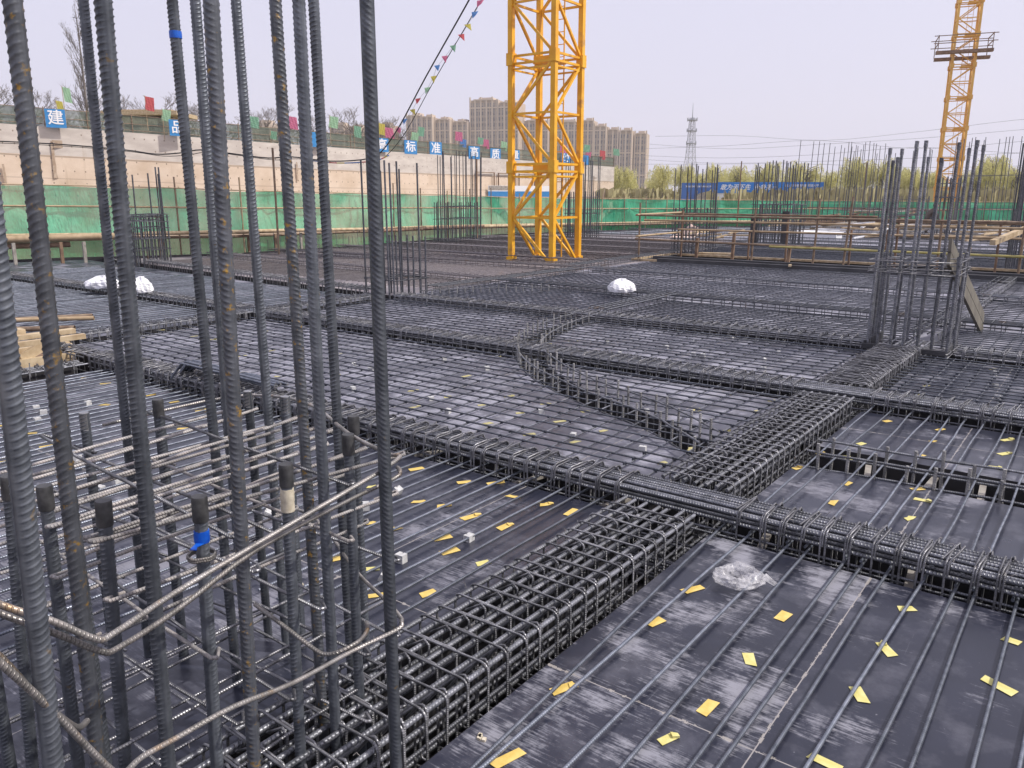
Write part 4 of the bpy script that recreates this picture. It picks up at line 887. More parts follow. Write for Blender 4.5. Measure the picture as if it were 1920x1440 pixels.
# timber crate, boards and pipes at the left
t = thing('timber_box', 'open pale timber crate frame beside the left trough', 'timber frame', (-8.5, 3.2, 0))
b = MB(); b.beam((.3, -.6, .04), (.35, .36, .04), .05, .08); b.beam((.35, .36, .03), (-.3, .62, .03), .05, .06); b.beam((-.3, -.6, .04), (-.3, .62, .04), .05, .08); b.beam((.29, -.13, .08), (.29, -.13, .24), .05, .05); b.beam((-.3, -.1, .08), (-.3, -.1, .24), .05); b.beam((.28, -.6, .08), (.28, -.6, .24), .05); b.build('base_frame', M['timber'], t)
b = MB(); b.beam((.31, -.1, .08), (.27, .3, .245), .09, .035, up=(1, 0, 0)); b.build('diagonal_board', M['timber'], t)
b = MB(); b.box((0, -.05, .012), (.5, .9, .02), 0); b.build('panel', M['timber_brown'], t)
for i, (a, c, w, z, l) in enumerate([((-8.28, 2.1), (-8.2, 3.62), .09, .275, 'long pale board stacked across the timber crate, lower one'), ((-7.95, 2.2), (-7.86, 3.56), .07, .265, 'short pale board stacked across the timber crate, upper one'), ((-8.42, 2.3), (-8.36, 3.22), .14, .31, 'broad pale board end on top of the timber crate')]):
    b = MB(); b.beam((*a, z), (*c, z + .01), w, .045); tag(b.build('board', M['timber']), l, 'board', 'pale boards on the timber crate')
for i, (a, c, r, m, l) in enumerate([((-11.3, 3.2, .1), (-10.2, 4.75, .12), .028, 'pipe_rust', 'rusty scaffold pipe lying on the left bay bars, farther one'), ((-11.1, 3.0, .16), (-9.85, 4.6, .14), .026, 'pipe_tan', 'tan pipe lying over the other pipes on the left bay bars'), ((-10.6, 3.3, .08), (-9.6, 4.25, .09), .03, 'pipe_rust', 'rusty scaffold pipe with an open dark end, nearest on the left bay bars')]):
    b = MB(); A = Vector(a); B_ = Vector(c); b.tube([A, B_], r, 10, cap=False); b.tube([B_, A], r * .85, 10, cap=False)
    tag(b.build('scaffold_pipe', M[m]), l, 'pipe', 'loose pipes on the left bay')
# bundle of bent bars on the cross beam
t = thing('bar_bundle', 'tied bundle of bent bars with bright cut ends lying on the narrow cross beam cage', 'bar bundle', (-5.4, 3.6, .15))
for k in range(16):
    b = MB(); y = rnd.uniform(-.07, .07); z = rnd.uniform(0, .06)
    b.tube([(-.84 + rnd.uniform(-.05, .05), y * 1.3 - .04, -.1 + z), (-.72 + rnd.uniform(-.05, .05), y * 1.1, z + .03), (0, y, z + .02), (.42 + rnd.uniform(-.07, .07), y * .8 + .02, z)], .0095, 7)
    o = b.build('bent_bar', M['loose'], t)
    e = Vector(b.v[3 * 7]) ; c = sum((Vector(b.v[3 * 7 + q]) for q in range(7)), Vector()) / 7
    b2 = MB(); b2.tube([c, c + Vector((.004, 0, 0))], .0088, 7); b2.build('cut_end', M['cap_bright'], o)
for xx in (-.5, 0.0):
    b = MB(); b.tube([(xx, .1 * math.cos(a), .035 + .055 * math.sin(a)) for a in np.linspace(0, 6.28, 14)], .003, 5); b.build('tie_wire', M['tie_pale'], t)

# ------------------------------------------------------------------ railed opening
b = MB()
for (x0, x1, y0, y1) in ((-9.72, XR, 17.80, 17.86), (-9.72, XR, 20.04, 20.10), (-9.74, -9.68, 17.86, 20.04)): b.box(((x0 + x1) / 2, (y0 + y1) / 2, .03), (x1 - x0, y1 - y0, .05))
tag(b.build('opening_edging', M['timber']), 'pale timber edging round the long floor opening', 'edging')
b = MB(); b.box(((-9.72 + XR) / 2, 18.95, -2.2), (XR + 9.7, 2.05, .1)); b.box(((-9.72 + XR) / 2, 19.9, -1.2), (XR + 9.6, .08, 1.9)); o = b.build('pit_floor', M['form_side']); o['kind'] = 'structure'; o['label'] = 'dark bottom of the floor opening'
for i, (y, z, w) in enumerate([(17.45, .08, .16), (17.62, .12, .14)]):
    b = MB(); b.box((-1.8 - .7 * i, y, z), (14.0 - i, w, .08)); tag(b.build('steel_channel', M['dark_panel']), 'long dark bundle of steel along the front of the railed opening, %s row' % ('near' if i == 0 else 'rear'), 'steel bundle')
t = thing('guard_rail', 'pipe guard rail of rusty posts and long horizontal pipes round the floor opening', 'guard rail', (-9.6, 17.95, 0))
o0 = Vector((-9.6, 17.95, 0))
def post(x, y, z, r, m, lx=0): b = MB(); b.tube([Vector((x, y, -.3)) - o0, Vector((x + lx, y, z)) - o0], r, 7); b.build('post', M[m], t)
for x, z, l in ((-9.6, 1.4, .0), (-6.72, 1.3, .03), (-5.35, 1.52, .06), (-4.72, 1.56, .1), (-2.9, 1.3, 0), (-1.5, 1.35, 0), (.3, 1.3, 0)): post(x, 17.95, z, .024, 'pipe_rust', l)
for x, z in ((-9.4, 1.2), (-7.55, .7), (-6.6, 1.0), (-5.1, .8), (-4.1, 1.1), (-2.1, 1.0)): post(x, 19.95, z, .026, 'timber_brown')
for x, z in ((-8.1, .6), (-7.2, .75), (-5.9, .5), (-3.9, .9), (-2.4, .6), (-.6, .8)): b = MB(); b.beam(Vector((x, 18.0, -.25)) - o0, Vector((x + .03, 18.0, z)) - o0, .06, .06); b.build('timber_upright', M['timber_brown'], t)
for (x0, x1, y, z, m, dz) in ((-9.7, 2.5, 17.92, 1.11, 'pipe_rust', -.03), (-9.5, 2.5, 17.98, .99, 'pipe_tan', -.02), (-9.7, -4.5, 17.92, .53, 'pipe_rust', -.05), (-9.5, 1, 19.9, .70, 'pipe_tan', 0), (-6.3, 2.6, 17.9, .47, 'pipe_yellow', -.02), (-9.7, -4.6, 20.1, 1.1, 'timber_brown', 0), (-4.6, 2.5, 19.95, 1.0, 'pipe_rust', 0)):
    b = MB(); b.tube([Vector((x0, y, z)) - o0, Vector((x1, y, z + dz)) - o0], .024, 8); b.build('rail', M[m], t)
for (y0, y1, z) in ((17.8, 20.2, 1.12), (17.8, 20.2, .6)): b = MB(); b.tube([Vector((-9.6, y0, z)) - o0, Vector((-9.5, y1, z + .02)) - o0], .026, 8); b.build('rail', M['pipe_tan'], t)
b = MB(); b.beam((-1.95, 17.6, .72), (-1.55, 19.0, .95), .1, .1); tag(b.build('timber_baulk', M['timber']), 'square pale timber resting on the yellow pipe at the right', 'timber')
b = MB(); b.beam((-5.55, 17.1, .13), (-5.75, 17.75, .1), .06, .04); tag(b.build('board', M['timber']), 'short pale offcut lying on the dark steel in front of the opening', 'board')
for i, (x, y, a, L) in enumerate([(-2.9, 17.9, .4, .9), (-2.0, 17.7, .8, .6), (-8.6, 20.4, .3, .9)]):
    b = MB(); b.box((0, 0, .07), (L, .2, .05), a); tag(b.build('board', M['timber'], None, (x, y, 0)), 'pale board lying by the edging of the opening, %s from the right column' % ordn(i + 1), 'board', 'boards by the opening')

# heaps of timber and panels far off
def heap(lab, cx_, cy_, sx, sy, n, mats, seed, zmax=.35, L=1.4):
    R_ = random.Random(seed); t = thing('timber_pile', lab, 'timber pile', (cx_, cy_, 0), 0, 'piles of boards on the far deck')
    for k in range(n):
        b = MB(); a = R_.uniform(-.4, .4) + R_.choice([0, 0, 1.3]); x, y = R_.uniform(-sx, sx), R_.uniform(-sy, sy); z = R_.uniform(.04, zmax); l = L * R_.uniform(.5, 1.2)
        dz = R_.uniform(-.05, .12); b.beam((x - l / 2 * math.cos(a), y - l / 2 * math.sin(a), z), (x + l / 2 * math.cos(a), y + l / 2 * math.sin(a), z + dz), R_.choice([.06, .1, .2]), .05)
        b.build('board', M[R_.choice(mats)], t)
heap('loose pile of boards and a pink sheet beyond the left of the railed opening', -11.6, 27.4, .8, .5, 12, ['timber', 'timber_brown', 'timber'], 1, .3, .9)
b = MB(); b.add([(-.5, -.2, .02), (.5, -.25, .03), (.6, .2, .3), (.1, .3, .5), (-.4, .2, .12)], [(0, 1, 2, 3, 4)]); tag(b.build('plastic_sheet', simple('sheet_pink', (.7, .5, .42), (.8, .65, .55), .6, sc=3), None, (-12.9, 27.6, .05)), 'crumpled salmon sheet beside the far board pile', 'sheet')
heap('wide litter of white and brown boards in the middle of the far deck', -8.4, 33.5, 3.0, 1.6, 60, ['timber_brown', 'timber_grey', 'timber', 'paint_white'], 2, .5, 1.8)
heap('stack of brown boards under the far bars', -9.8, 41.5, 2.2, .7, 26, ['timber_brown', 'timber_brown', 'timber_grey'], 3, 1.0, 3.0)
heap('litter of boards behind the crouching worker', -4.6, 37.0, 2.6, 1.5, 40, ['timber_brown', 'timber_grey', 'timber', 'paint_white'], 4, .5, 1.8)
heap('row of long pale boards at the far right', -3.0, 33.0, 2.2, 1.0, 22, ['timber', 'timber_grey', 'timber'], 5, .3, 3.0)
b = MB(); b.box((0, 0, .2), (1.4, 1.0, .06)); b.box((0, -.45, .1), (1.4, .06, .2)); b.box((.6, .1, .1), (.1, .8, .2)); tag(b.build('panel_stack', M['paint_white'], None, (-9.1, 31.3, 0)), 'small white panel stack on the far deck', 'panel stack')

# ------------------------------------------------------------------ green net fence round the deck
FP = [(-25.2, -4, 1.95, .68), (-23.0, 4.5, 1.9, .67), (-22.1, 8.05, 1.86, .66), (-21.6, 9.7, 1.83, .64), (-20.3, 11.6, 1.78, .62), (-19.6, 13.2, 1.72, .6), (-19.5, 16.5, 1.66, .58), (-20.1, 22.6, 1.6, .5), (-20.5, 26, 1.52, .43), (-19.1, 30.4, 1.45, .4), (-17.6, 37.3, 1.37, .33), (-13.9, 43.5, 1.3, .3), (-4.8, 50.2, 1.22, .28), (12, 55.8, 1.2, .28)]
def fpath(step=.35):
    out = []
    for a, c in zip(FP, FP[1:]):
        L = math.hypot(c[0] - a[0], c[1] - a[1]); n = max(1, int(L / step))
        for k in range(n): out.append(tuple(a[j] + (c[j] - a[j]) * k / n for j in range(4)))
    out.append(FP[-1]); return out
fence = thing('net_fence', 'green safety net fence on rusty pipes running round the edge of the deck', 'fence', (-22.1, 8.05, 0))
fo = Vector((-22.1, 8.05, 0))
def sheet(name, zf0, zf1, m, rows, amp, off=0.0):
    P = fpath(.3); b = MB(); vs = []
    for i, (x, y, zt, zb) in enumerate(P):
        j = min(i, len(P) - 2); dx, dy = P[j + 1][0] - P[j][0], P[j + 1][1] - P[j][1]; l = math.hypot(dx, dy); nx, ny = -dy / l, dx / l
        for k in range(rows + 1):
            v = k / rows; z = zf0(zt, zb) + (zf1(zt, zb) - zf0(zt, zb)) * v
            f = amp * (abs(math.sin(i * .45 + 1.6 * v + math.sin(i * .31) * 3)) * 2 - 1) * (1 - abs(2 * v - 1)) * 1.6 + amp * .6 * math.sin(i * .37 + v * 5)
            sag = -.04 * abs(math.sin(i * .35)) if k == rows else 0
            vs.append((x + nx * (f + off) - fo.x, y + ny * (f + off) - fo.y, z + sag))
    r1 = rows + 1
    fs = [(i * r1 + k, (i + 1) * r1 + k, (i + 1) * r1 + k + 1, i * r1 + k + 1) for i in range(len(P) - 1) for k in range(rows)]
    b.add(vs, fs, smooth=True); b.build(name, M[m], fence)
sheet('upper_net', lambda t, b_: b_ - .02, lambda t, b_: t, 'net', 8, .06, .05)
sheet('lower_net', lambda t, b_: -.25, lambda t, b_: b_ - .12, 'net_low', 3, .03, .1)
for zf, m, r, off in ((lambda t, b_: (t + b_) / 2 + .08, 'pipe_tan', .024, 0), (lambda t, b_: t, 'pipe_tan', .014, 0), (lambda t, b_: b_ - .03, 'timber', .035, -.05), (lambda t, b_: b_ - .12, 'pipe_rust', .04, -.04)):
    P = [(p[0] - fo.x, p[1] - fo.y, zf(p[2], p[3])) for p in FP]
    for a, c in zip(P, P[1:]):
        b = MB(); b.tube([a, c], r, 6); b.build('rail', M[m], fence)
k = 0; acc = 0
P = fpath(.3)
for i in range(len(P) - 1):
    acc += math.hypot(P[i + 1][0] - P[i][0], P[i + 1][1] - P[i][1])
    if acc > 1.5 and k < 90:
        acc = 0; k += 1; x, y, zt, zb = P[i]
        hh = zt + (rnd.uniform(.1, .3) if k % 4 else .35)
        b = MB(); b.tube([(x - fo.x, y - fo.y, -.6), (x - fo.x + rnd.uniform(-.03, .03), y - fo.y, hh)], .022, 6); b.build('post', M['pipe_rust' if k % 3 else 'pipe_tan'], fence)
for k, (x, y, z) in enumerate([(-19.62, 9.62, 2.7), (-18.2, 13.6, 2.8), (-18.9, 17.9, 2.54), (-18.96, 18.13, 2.4), (-19.0, 23.0, 2.85), (-18.9, 28.4, 2.95), (-15.5, 39.2, 3.2), (-11, 44.6, 3.2)]):
    b = MB(); b.tube([(x, y, -.1), (x + .02, y, z)], .03, 7); tag(b.build('scaffold_pole', M['pipe_rust' if k % 2 else 'timber_brown']), 'tall rusty scaffold pole rising above the green net, %s from the left' % ordn(k + 1), 'pole', 'tall scaffold poles along the net')
# stubs and formwork edge under the net
b = MB(); P = fpath(.3)
for i in range(len(P) - 1):
    x, y, _, _ = P[i]
    j = P[i + 1]; dx, dy = j[0] - x, j[1] - y; l = math.hypot(dx, dy)
    b.beam((x + dy / l * .35, y - dx / l * .35, -.12), (j[0] + dy / l * .35, j[1] - dx / l * .35, -.12), .04, .34)
tag(b.build('edge_board', M['form_side']), 'dark form board standing along the edge of the deck below the net', 'form board')
t = None
for row in range(3):
    t = thing('starter_bars', 'row of short starter bars along the foot of the net, %s stretch from the left' % ordn(row + 1), 'starter bars', (P[0][0], P[0][1], 0), 0, 'starter bars along the net')
    seg_ = [p for p in fpath(.22) if (13 <= p[1] < 24, 24 <= p[1] < 36, p[1] >= 36)[row]][:95]
    t.location = (seg_[0][0], seg_[0][1], 0)
    for q in seg_:
        b = MB(); x, y = q[0] + .75 - seg_[0][0], q[1] - .15 - seg_[0][1]; b.tube([(x, y, -.1), (x + rnd.uniform(-.04, .04), y, rnd.uniform(.35, .6))], .009, 4); b.build('stub', M['far_steel'], t)
for i, (a, c, m, r) in enumerate([((-24, 3.0, .5), (-20.2, 10.6, .58), 'pipe_tan', .09), ((-24, 3.2, .34), (-20.9, 9.4, .4), 'timber_brown', .07), ((-20.3, 11.0, .62), (-19.3, 14.2, .6), 'timber', .05), ((-19.3, 13.5, .62), (-19.2, 18.5, .52), 'timber', .05), ((-19.3, 18.5, .45), (-19.9, 24.5, .42), 'timber_brown', .05), ((-20.0, 24, .4), (-18.9, 30, .36), 'timber', .05)]):
    b = MB(); b.tube([a, c], r, 8); tag(b.build('round_pole', M[m]), 'thick bamboo or timber pole laid along the foot of the net, %s from the left' % ordn(i + 1), 'pole', 'poles laid along the net')
for i in range(16):
    x = -22.2 + i * .25; y = 5.5 + i * .42; b = MB()
    if i > 9: x, y = -20.1 + (i - 10) * .14, 11.3 + (i - 10) * .8
    b.beam((x, y, -.1), (x + .02, y, .5), .07, .05); tag(b.build('timber_stud', M['timber_brown' if i % 3 else 'timber_grey']), 'upright timber stud at the foot of the net, %s from the left' % ordn(i + 1), 'timber stud', 'timber studs under the net')

# ------------------------------------------------------------------ retaining wall, upper ground, net, signs, flags
WALL = [(-61.5, 2.0, 6.8), (-59.04, 10.53, 6.49), (-56.0, 15.33, 6.07), (-54.61, 21.4, 5.76), (-53.41, 26.06, 5.63), (-51.9, 31.1, 5.46), (-51.1, 35.5, 5.34), (-50.6, 42.12, 5.24), (-50.94, 49.24, 5.19), (-51.5, 61.24, 5.17), (-51.49, 73.9, 5.08), (-50.4, 87.26, 4.87)]
m, tt, bb = nt('wall_concrete'); v = coords(tt, 'UV'); sp_ = tt.nodes.new('ShaderNodeSeparateXYZ'); tt.links.new(v, sp_.inputs[0])
U, Vv = sp_.outputs[0], sp_.outputs[1]
n1 = noise(tt, coords(tt, 'UV', (.5, .7, 1)), 1.0, 6, .6)
colr = ramp(tt, n1, [(.35, (.56, .44, .33)), (.6, (.68, .56, .45)), (.75, (.62, .5, .39))])
top = mixc(tt, ramp(tt, noise(tt, coords(tt, 'UV', (.7, 2, 1)), 1.0, 5), [(.4, (.5, .46, .42)), (.65, (.64, .6, .56))]), (.52, .48, .45), (.6, .56, .53))
colr = mixc(tt, math_(tt, 'GREATER_THAN', Vv, -1.7), colr, ramp(tt, noise(tt, coords(tt, 'UV', (.7, 2, 1)), 1.0, 5), [(.4, (.5, .45, .41)), (.65, (.62, .57, .52))]))
du = math_(tt, 'SUBTRACT', math_(tt, 'FRACT', math_(tt, 'DIVIDE', U, .62)), .5); dv = math_(tt, 'SUBTRACT', math_(tt, 'FRACT', math_(tt, 'DIVIDE', Vv, .75)), .5)
rr_ = math_(tt, 'SQRT', math_(tt, 'ADD', math_(tt, 'POWER', math_(tt, 'MULTIPLY', du, .62), 2), math_(tt, 'POWER', math_(tt, 'MULTIPLY', dv, .6), 2)))
hole = math_(tt, 'MULTIPLY', math_(tt, 'LESS_THAN', rr_, .042), math_(tt, 'GREATER_THAN', noise(tt, coords(tt, 'UV', (.5, 1.2, 1)), 1.0, 3), .43))
seam_ = math_(tt, 'MULTIPLY', math_(tt, 'LESS_THAN', math_(tt, 'ABSOLUTE', math_(tt, 'ADD', math_(tt, 'ADD', Vv, 1.7), math_(tt, 'MULTIPLY', noise(tt, coords(tt, 'UV', (.4, 0, 0)), 1, 3), .12))), .05), .55)
seam2 = math_(tt, 'MULTIPLY', math_(tt, 'LESS_THAN', math_(tt, 'ABSOLUTE', math_(tt, 'ADD', Vv, 3.1)), .03), .35)
streak = ramp(tt, noise(tt, coords(tt, 'UV', (2.2, .18, 1)), 1.0, 4, .7), [(.6, (0, 0, 0)), (.75, (.45, .45, .45))])
colr = mixc(tt, streak, colr, (.4, .3, .2))
colr = mixc(tt, math_(tt, 'MAXIMUM', math_(tt, 'MULTIPLY', hole, .8), math_(tt, 'MAXIMUM', seam_, seam2)), colr, (.2, .15, .11))
tt.links.new(colr, bb.inputs['Base Color']); bb.inputs['Roughness'].default_value = .9; M['wall'] = m
wl = thing('retaining_wall', 'long curved beige concrete retaining wall topped by a net screen', 'wall', (-51.5, 61, -4))
wo = Vector((-51.5, 61, -4))
b = MB(); u = 0
WS = []
for a, c in zip(WALL, WALL[1:]):
    for k in range(4): WS.append(tuple(a[j] + (c[j] - a[j]) * k / 4 for j in range(3)))
WS.append(WALL[-1])
for a, c in zip(WS, WS[1:]):
    L = math.hypot(c[0] - a[0], c[1] - a[1])
    vs = [(a[0], a[1], -4.1), (c[0], c[1], -4.1), (c[0], c[1], c[2]), (a[0], a[1], a[2]), (a[0] - .5, a[1], a[2]), (c[0] - .5, c[1], c[2])]
    b.add([Vector(v_) - wo for v_ in vs], [(0, 1, 2, 3), (3, 2, 5, 4)], [[(u, -4.1 - a[2]), (u + L, -4.1 - c[2]), (u + L, 0), (u, 0)], [(u, 0), (u + L, 0), (u + L, .3), (u, .3)]]); u += L
e = WALL[-1]; b.add([Vector(q) - wo for q in [(e[0], e[1], -4.1), (e[0] - 1.2, e[1] + .1, -4.1), (e[0] - 1.2, e[1] + .1, e[2]), (e[0], e[1], e[2])]], [(0, 1, 2, 3)], [[(0, -9), (1, -9), (1, 0), (0, 0)]])
b.build('wall_face', M['wall'], wl)
# recessed frames at the right end of the wall
for i in range(7):
    y0 = 62 + i * 3.5; x = -51.30 if i < 5 else -51.1 + (i - 5) * .35; b = MB()
    zt_ = 3.75 - i * .04
    b.box(Vector((x, y0 + 1.5, zt_)) - wo, (.12, 2.9, .07)); b.box(Vector((x, y0 + .1, 1.8)) - wo, (.12, .06, 3.9)); b.box(Vector((x, y0 + 2.9, 1.8)) - wo, (.12, .06, 3.9)); b.build('recess_frame', M['timber_brown'], wl)
b = MB(); vs = []
for i, p in enumerate(WS):
    for z in (0, .33, .66, 1.0): vs.append(Vector((p[0] - .15 + .05 * math.sin(i * 1.3 + z * 3), p[1], p[2] - .05 + z * (1.12 - .0 * i))) - wo)
b.add(vs, [(i * 4 + k, (i + 1) * 4 + k, (i + 1) * 4 + k + 1, i * 4 + k + 1) for i in range(len(WS) - 1) for k in range(3)]); b.build('net_screen', M['net_grey'], wl)
b = MB()
for i, p in enumerate(WS):
    if i % 2 == 0: b.tube([Vector((p[0] - .1, p[1], p[2] - .1)) - wo, Vector((p[0] - .1, p[1], p[2] + 1.18)) - wo], .035, 5)
for z in (.15, .55, 1.08):
    b.tube([Vector((p[0] - .08, p[1], p[2] + z)) - wo for p in WS], .022, 5)
b.build('net_pipes', M['pipe_rust'], wl)
M['stain'] = simple('damp_stain', (.3, .22, .16), (.46, .37, .29), .95, sc=3)
for (y, z0, z1, w) in ((23.9, 2.6, 4.85, .22), (24.3, 4.45, 4.9, .9), (21.2, 2.2, 3.4, .16), (40.0, 2.6, 4.0, .14)):
    b = MB(); R_ = random.Random(int(y)); x = -53.96 - (y - 23.9) * .22 * -1 if y < 30 else -50.72; n = 7; L_ = []; Rr_ = []
    for k in range(n):
        zz = z0 + (z1 - z0) * k / (n - 1); L_.append((x + .06 + (y < 30) * .0, y - w * R_.uniform(.3, .6), zz)); Rr_.append((x + .06, y + w * R_.uniform(.3, .6), zz))
    b.add([Vector(q) - wo for q in L_ + Rr_], [(k, k + 1, n + k + 1, n + k) for k in range(n - 1)]); b.build('damp_stain', M['stain'], wl)
pts = [(p[0] - .52, p[1]) for p in WALL]
b = MB(); zc = 4.75
b.poly(pts + [(-90, 150), (-420, 700), (-900, 600), (-900, -100), (-61.5, -100)], -4, zc); struct('upper_ground', b, M['grass'], 'dry ground behind the retaining wall')
b = MB(); b.poly([(-50.0, 87.8), (-46, 80), (-34, 76), (-10, 74), (60, 76), (900, 200), (2500, 2500), (-1500, 2500), (-600, 1010), (-92, 152)], -4, .8); struct('field', b, M['grass'], 'flat scrubby field beyond the site')

def glyphs(txt, size, m, parent, loc, rot, ext=.01, name='lettering', shear=0.0, sp=1.0):
    cu = bpy.data.curves.new('txt', 'FONT'); cu.body = txt; cu.size = size; cu.extrude = ext; cu.align_x = 'CENTER'; cu.align_y = 'CENTER'; cu.shear = shear; cu.space_character = sp; cu.offset = size * .014
    o = bpy.data.objects.new('txt', cu); C.objects.link(o)
    dg = bpy.context.evaluated_depsgraph_get(); me = bpy.data.meshes.new_from_object(o.evaluated_get(dg)); bpy.data.objects.remove(o)
    me.materials.clear(); me.materials.append(m)
    return inst(name, me, parent, loc, rot)
for i, (c, x, y, z, w) in enumerate(SIGNS):
    j = min(range(len(WS) - 1), key=lambda q: (WS[q][0] - x) ** 2 + (WS[q][1] - y) ** 2)
    rz = math.atan2(WS[j + 1][1] - WS[j][1], WS[j + 1][0] - WS[j][0])
    nx_, ny_ = math.sin(rz), -math.cos(rz)
    W_ = w * {0: .95, 1: 1.0}.get(i, 1.2 if i < 3 else 1.32)
    lab = ('blue square sign with the white character %s on the wall net' % c) if c != '高' else 'blue square sign with white character 高, %s' % ('just right of the tall foreground bar' if i == 3 else 'between the signs 准 and 质')
    if c == '': lab = 'plain blue square sign on the wall net, ' + ('hidden mostly by tall foreground bars' if i == 2 else 'last one, behind the right crane leg')
    t = thing('sign', lab, 'sign', (x, y, z), rz, 'blue character signs on the wall net')
    hgt = w * .93
    b = MB(); b.box((0, 0, 0), (W_, .04, hgt)); b.build('sign_board', M['sign_blue'], t)
    if c: glyphs(c, hgt * .84, M['paint_white'], t, (0, -.03, 0), (math.pi / 2, 0, 0)).scale = (W_ / hgt * .95, 1, 1)
for i, (c, x, y, z, w, h) in enumerate(FLAGS):
    t = thing('flag', '%s festival flag above the wall net, %s from the left' % ({'palegreen': 'pale green', 'yellowf': 'yellow', 'redf': 'red', 'green': 'green', 'pink': 'pink', 'bluef': 'blue'}[c], ordn(i + 1)), 'flag', (x, y, z - h), .9, 'festival flags above the wall')
    b = MB(); b.tube([(-w / 2, 0, -.9), (-w / 2, 0, h * 1.5)], .02, 4); b.build('pole', M['pipe_tan'], t)
    b = MB(); vs = []; nn = 6; lean_ = rnd.uniform(-.25, .25)
    for q in range(nn + 1):
        for s_ in range(5): vs.append((-w / 2 + w * 1.25 * s_ / 4 + lean_ * w * q / nn, .1 * w * math.sin(s_ * 1.7 + q), h * .45 + h * (1 - q / nn) - .12 * h * s_ / 4))
    b.add(vs, [(q * 5 + s_, q * 5 + s_ + 1, (q + 1) * 5 + s_ + 1, (q + 1) * 5 + s_) for q in range(nn) for s_ in range(4)]); b.build('cloth', M[c], t)
# banner low on the wall
t = thing('banner', 'long white and blue banner low on the wall behind the crane mast', 'banner', (-49.9, 67.3, 1.95), math.atan2(3.95, 5.23) + .55, None)
b = MB(); b.box((0, 0, .26), (7.4, .04, .55)); b.build('upper_panel', M['paint_white'], t)
b = MB(); b.box((0, 0, -.3), (7.4, .05, .56)); b.build('lower_panel', M['sign_blue'], t)
b = MB(); b.box((-2.2, -.03, .3), (2.9, .02, .42)); b.build('grey_panel', M['timber_grey'], t)

# gate hut on the upper ground
t = thing('gate_hut', 'low gate hut with a flat overhanging tan roof behind the wall net', 'hut', (-62.6, 35.5, 4.75), .65)
b = MB(); b.box((0, 0, 1.3), (3.6, 2.6, 2.6)); b.build('wall', M['towerpier'], t)
b = MB(); b.box((0, 0, 2.95), (5.8, 4.2, .3)); b.box((0, 0, 3.15), (4.6, 3.2, .15)); b.build('roof', M['timber'], t)
b = MB(); b.box((-.9, -1.33, 1.75), (1.2, .05, .8)); b.build('window', M['towerglass'], t)
b = MB(); b.box((.8, -1.33, 1.75), (1.0, .05, .8)); b.build('window', M['towerglass'], t)

# ------------------------------------------------------------------ cable and bunting
def line_obj(name, pts, r, m, lab, cat, group=None, sm=True):
    b = MB(); b.tube(smooth(pts, 4) if sm else pts, r, 5); return tag(b.build(name, M[m]), lab, cat, group)
CAB = [(-9.6, 12.2, 6.5)] + CABLE
line_obj('cable', CAB, .017, 'black_cable', 'thick black cable rising to the top of the view beside the bunting', 'cable')
line_obj('cable', [(x + .12, y + .14, z - (.09 if i < 5 else .05)) for i, (x, y, z) in enumerate(CAB)], .009, 'black_cable', 'thin dark cable hanging just below the thick one', 'cable')
bt = thing('bunting', 'string of small coloured pennants along the rising cable', 'bunting', BUNT[0][1:])
bo = Vector(BUNT[0][1:])
b = MB(); b.tube([Vector((-10.3, 13.1, 5.9)) - bo] + [Vector(q[1:]) - bo for q in BUNT] + [Vector((-15.9, 15.4, 2.8)) - bo], .004, 4); b.build('string', M['wire'], bt)
for c, x, y, z in BUNT:
    b = MB(); s = rnd.uniform(.09, .13); a = rnd.uniform(-.5, .9)
    A = Vector((x, y, z)) - bo; u_ = Vector((.8, .6, 0)).normalized()
    b.add([A + u_ * -.06 + Vector((0, 0, .03)), A + u_ * .08 + Vector((0, 0, .05)), A + u_ * rnd.uniform(-.08, .1) + Vector((.02, -.02, -s)), A + u_ * .02 + Vector((.03, -.02, -s * .3))], [(0, 3, 1), (0, 2, 3), (3, 2, 1)])
    b.build('pennant', M[c], bt)
b = MB()
for q in range(3):
    pts = [(-16.3, 15.25, 2.5), (-17.1, 14.65, 2.43), (-17.95, 14.05, 2.53)]
P3 = smooth([(-16.0, 15.5, 2.62), (-16.35, 15.25, 2.47), (-17.1, 14.65, 2.42), (-17.9, 14.1, 2.52)], 5)
for k, (a, c) in enumerate(zip(P3, P3[1:])):
    if k % 1 == 0: b.cur = k % 4; b.tube([a + Vector((.1, .1, 0)), c + Vector((.1, .1, 0))], .016, 5)
tag(b.build('twisted_bunting', [M['bluef'], M['yellowf'], M['redf'], M['bluef']]), 'stretch of twisted coloured bunting wound on the low hanging cable', 'bunting')

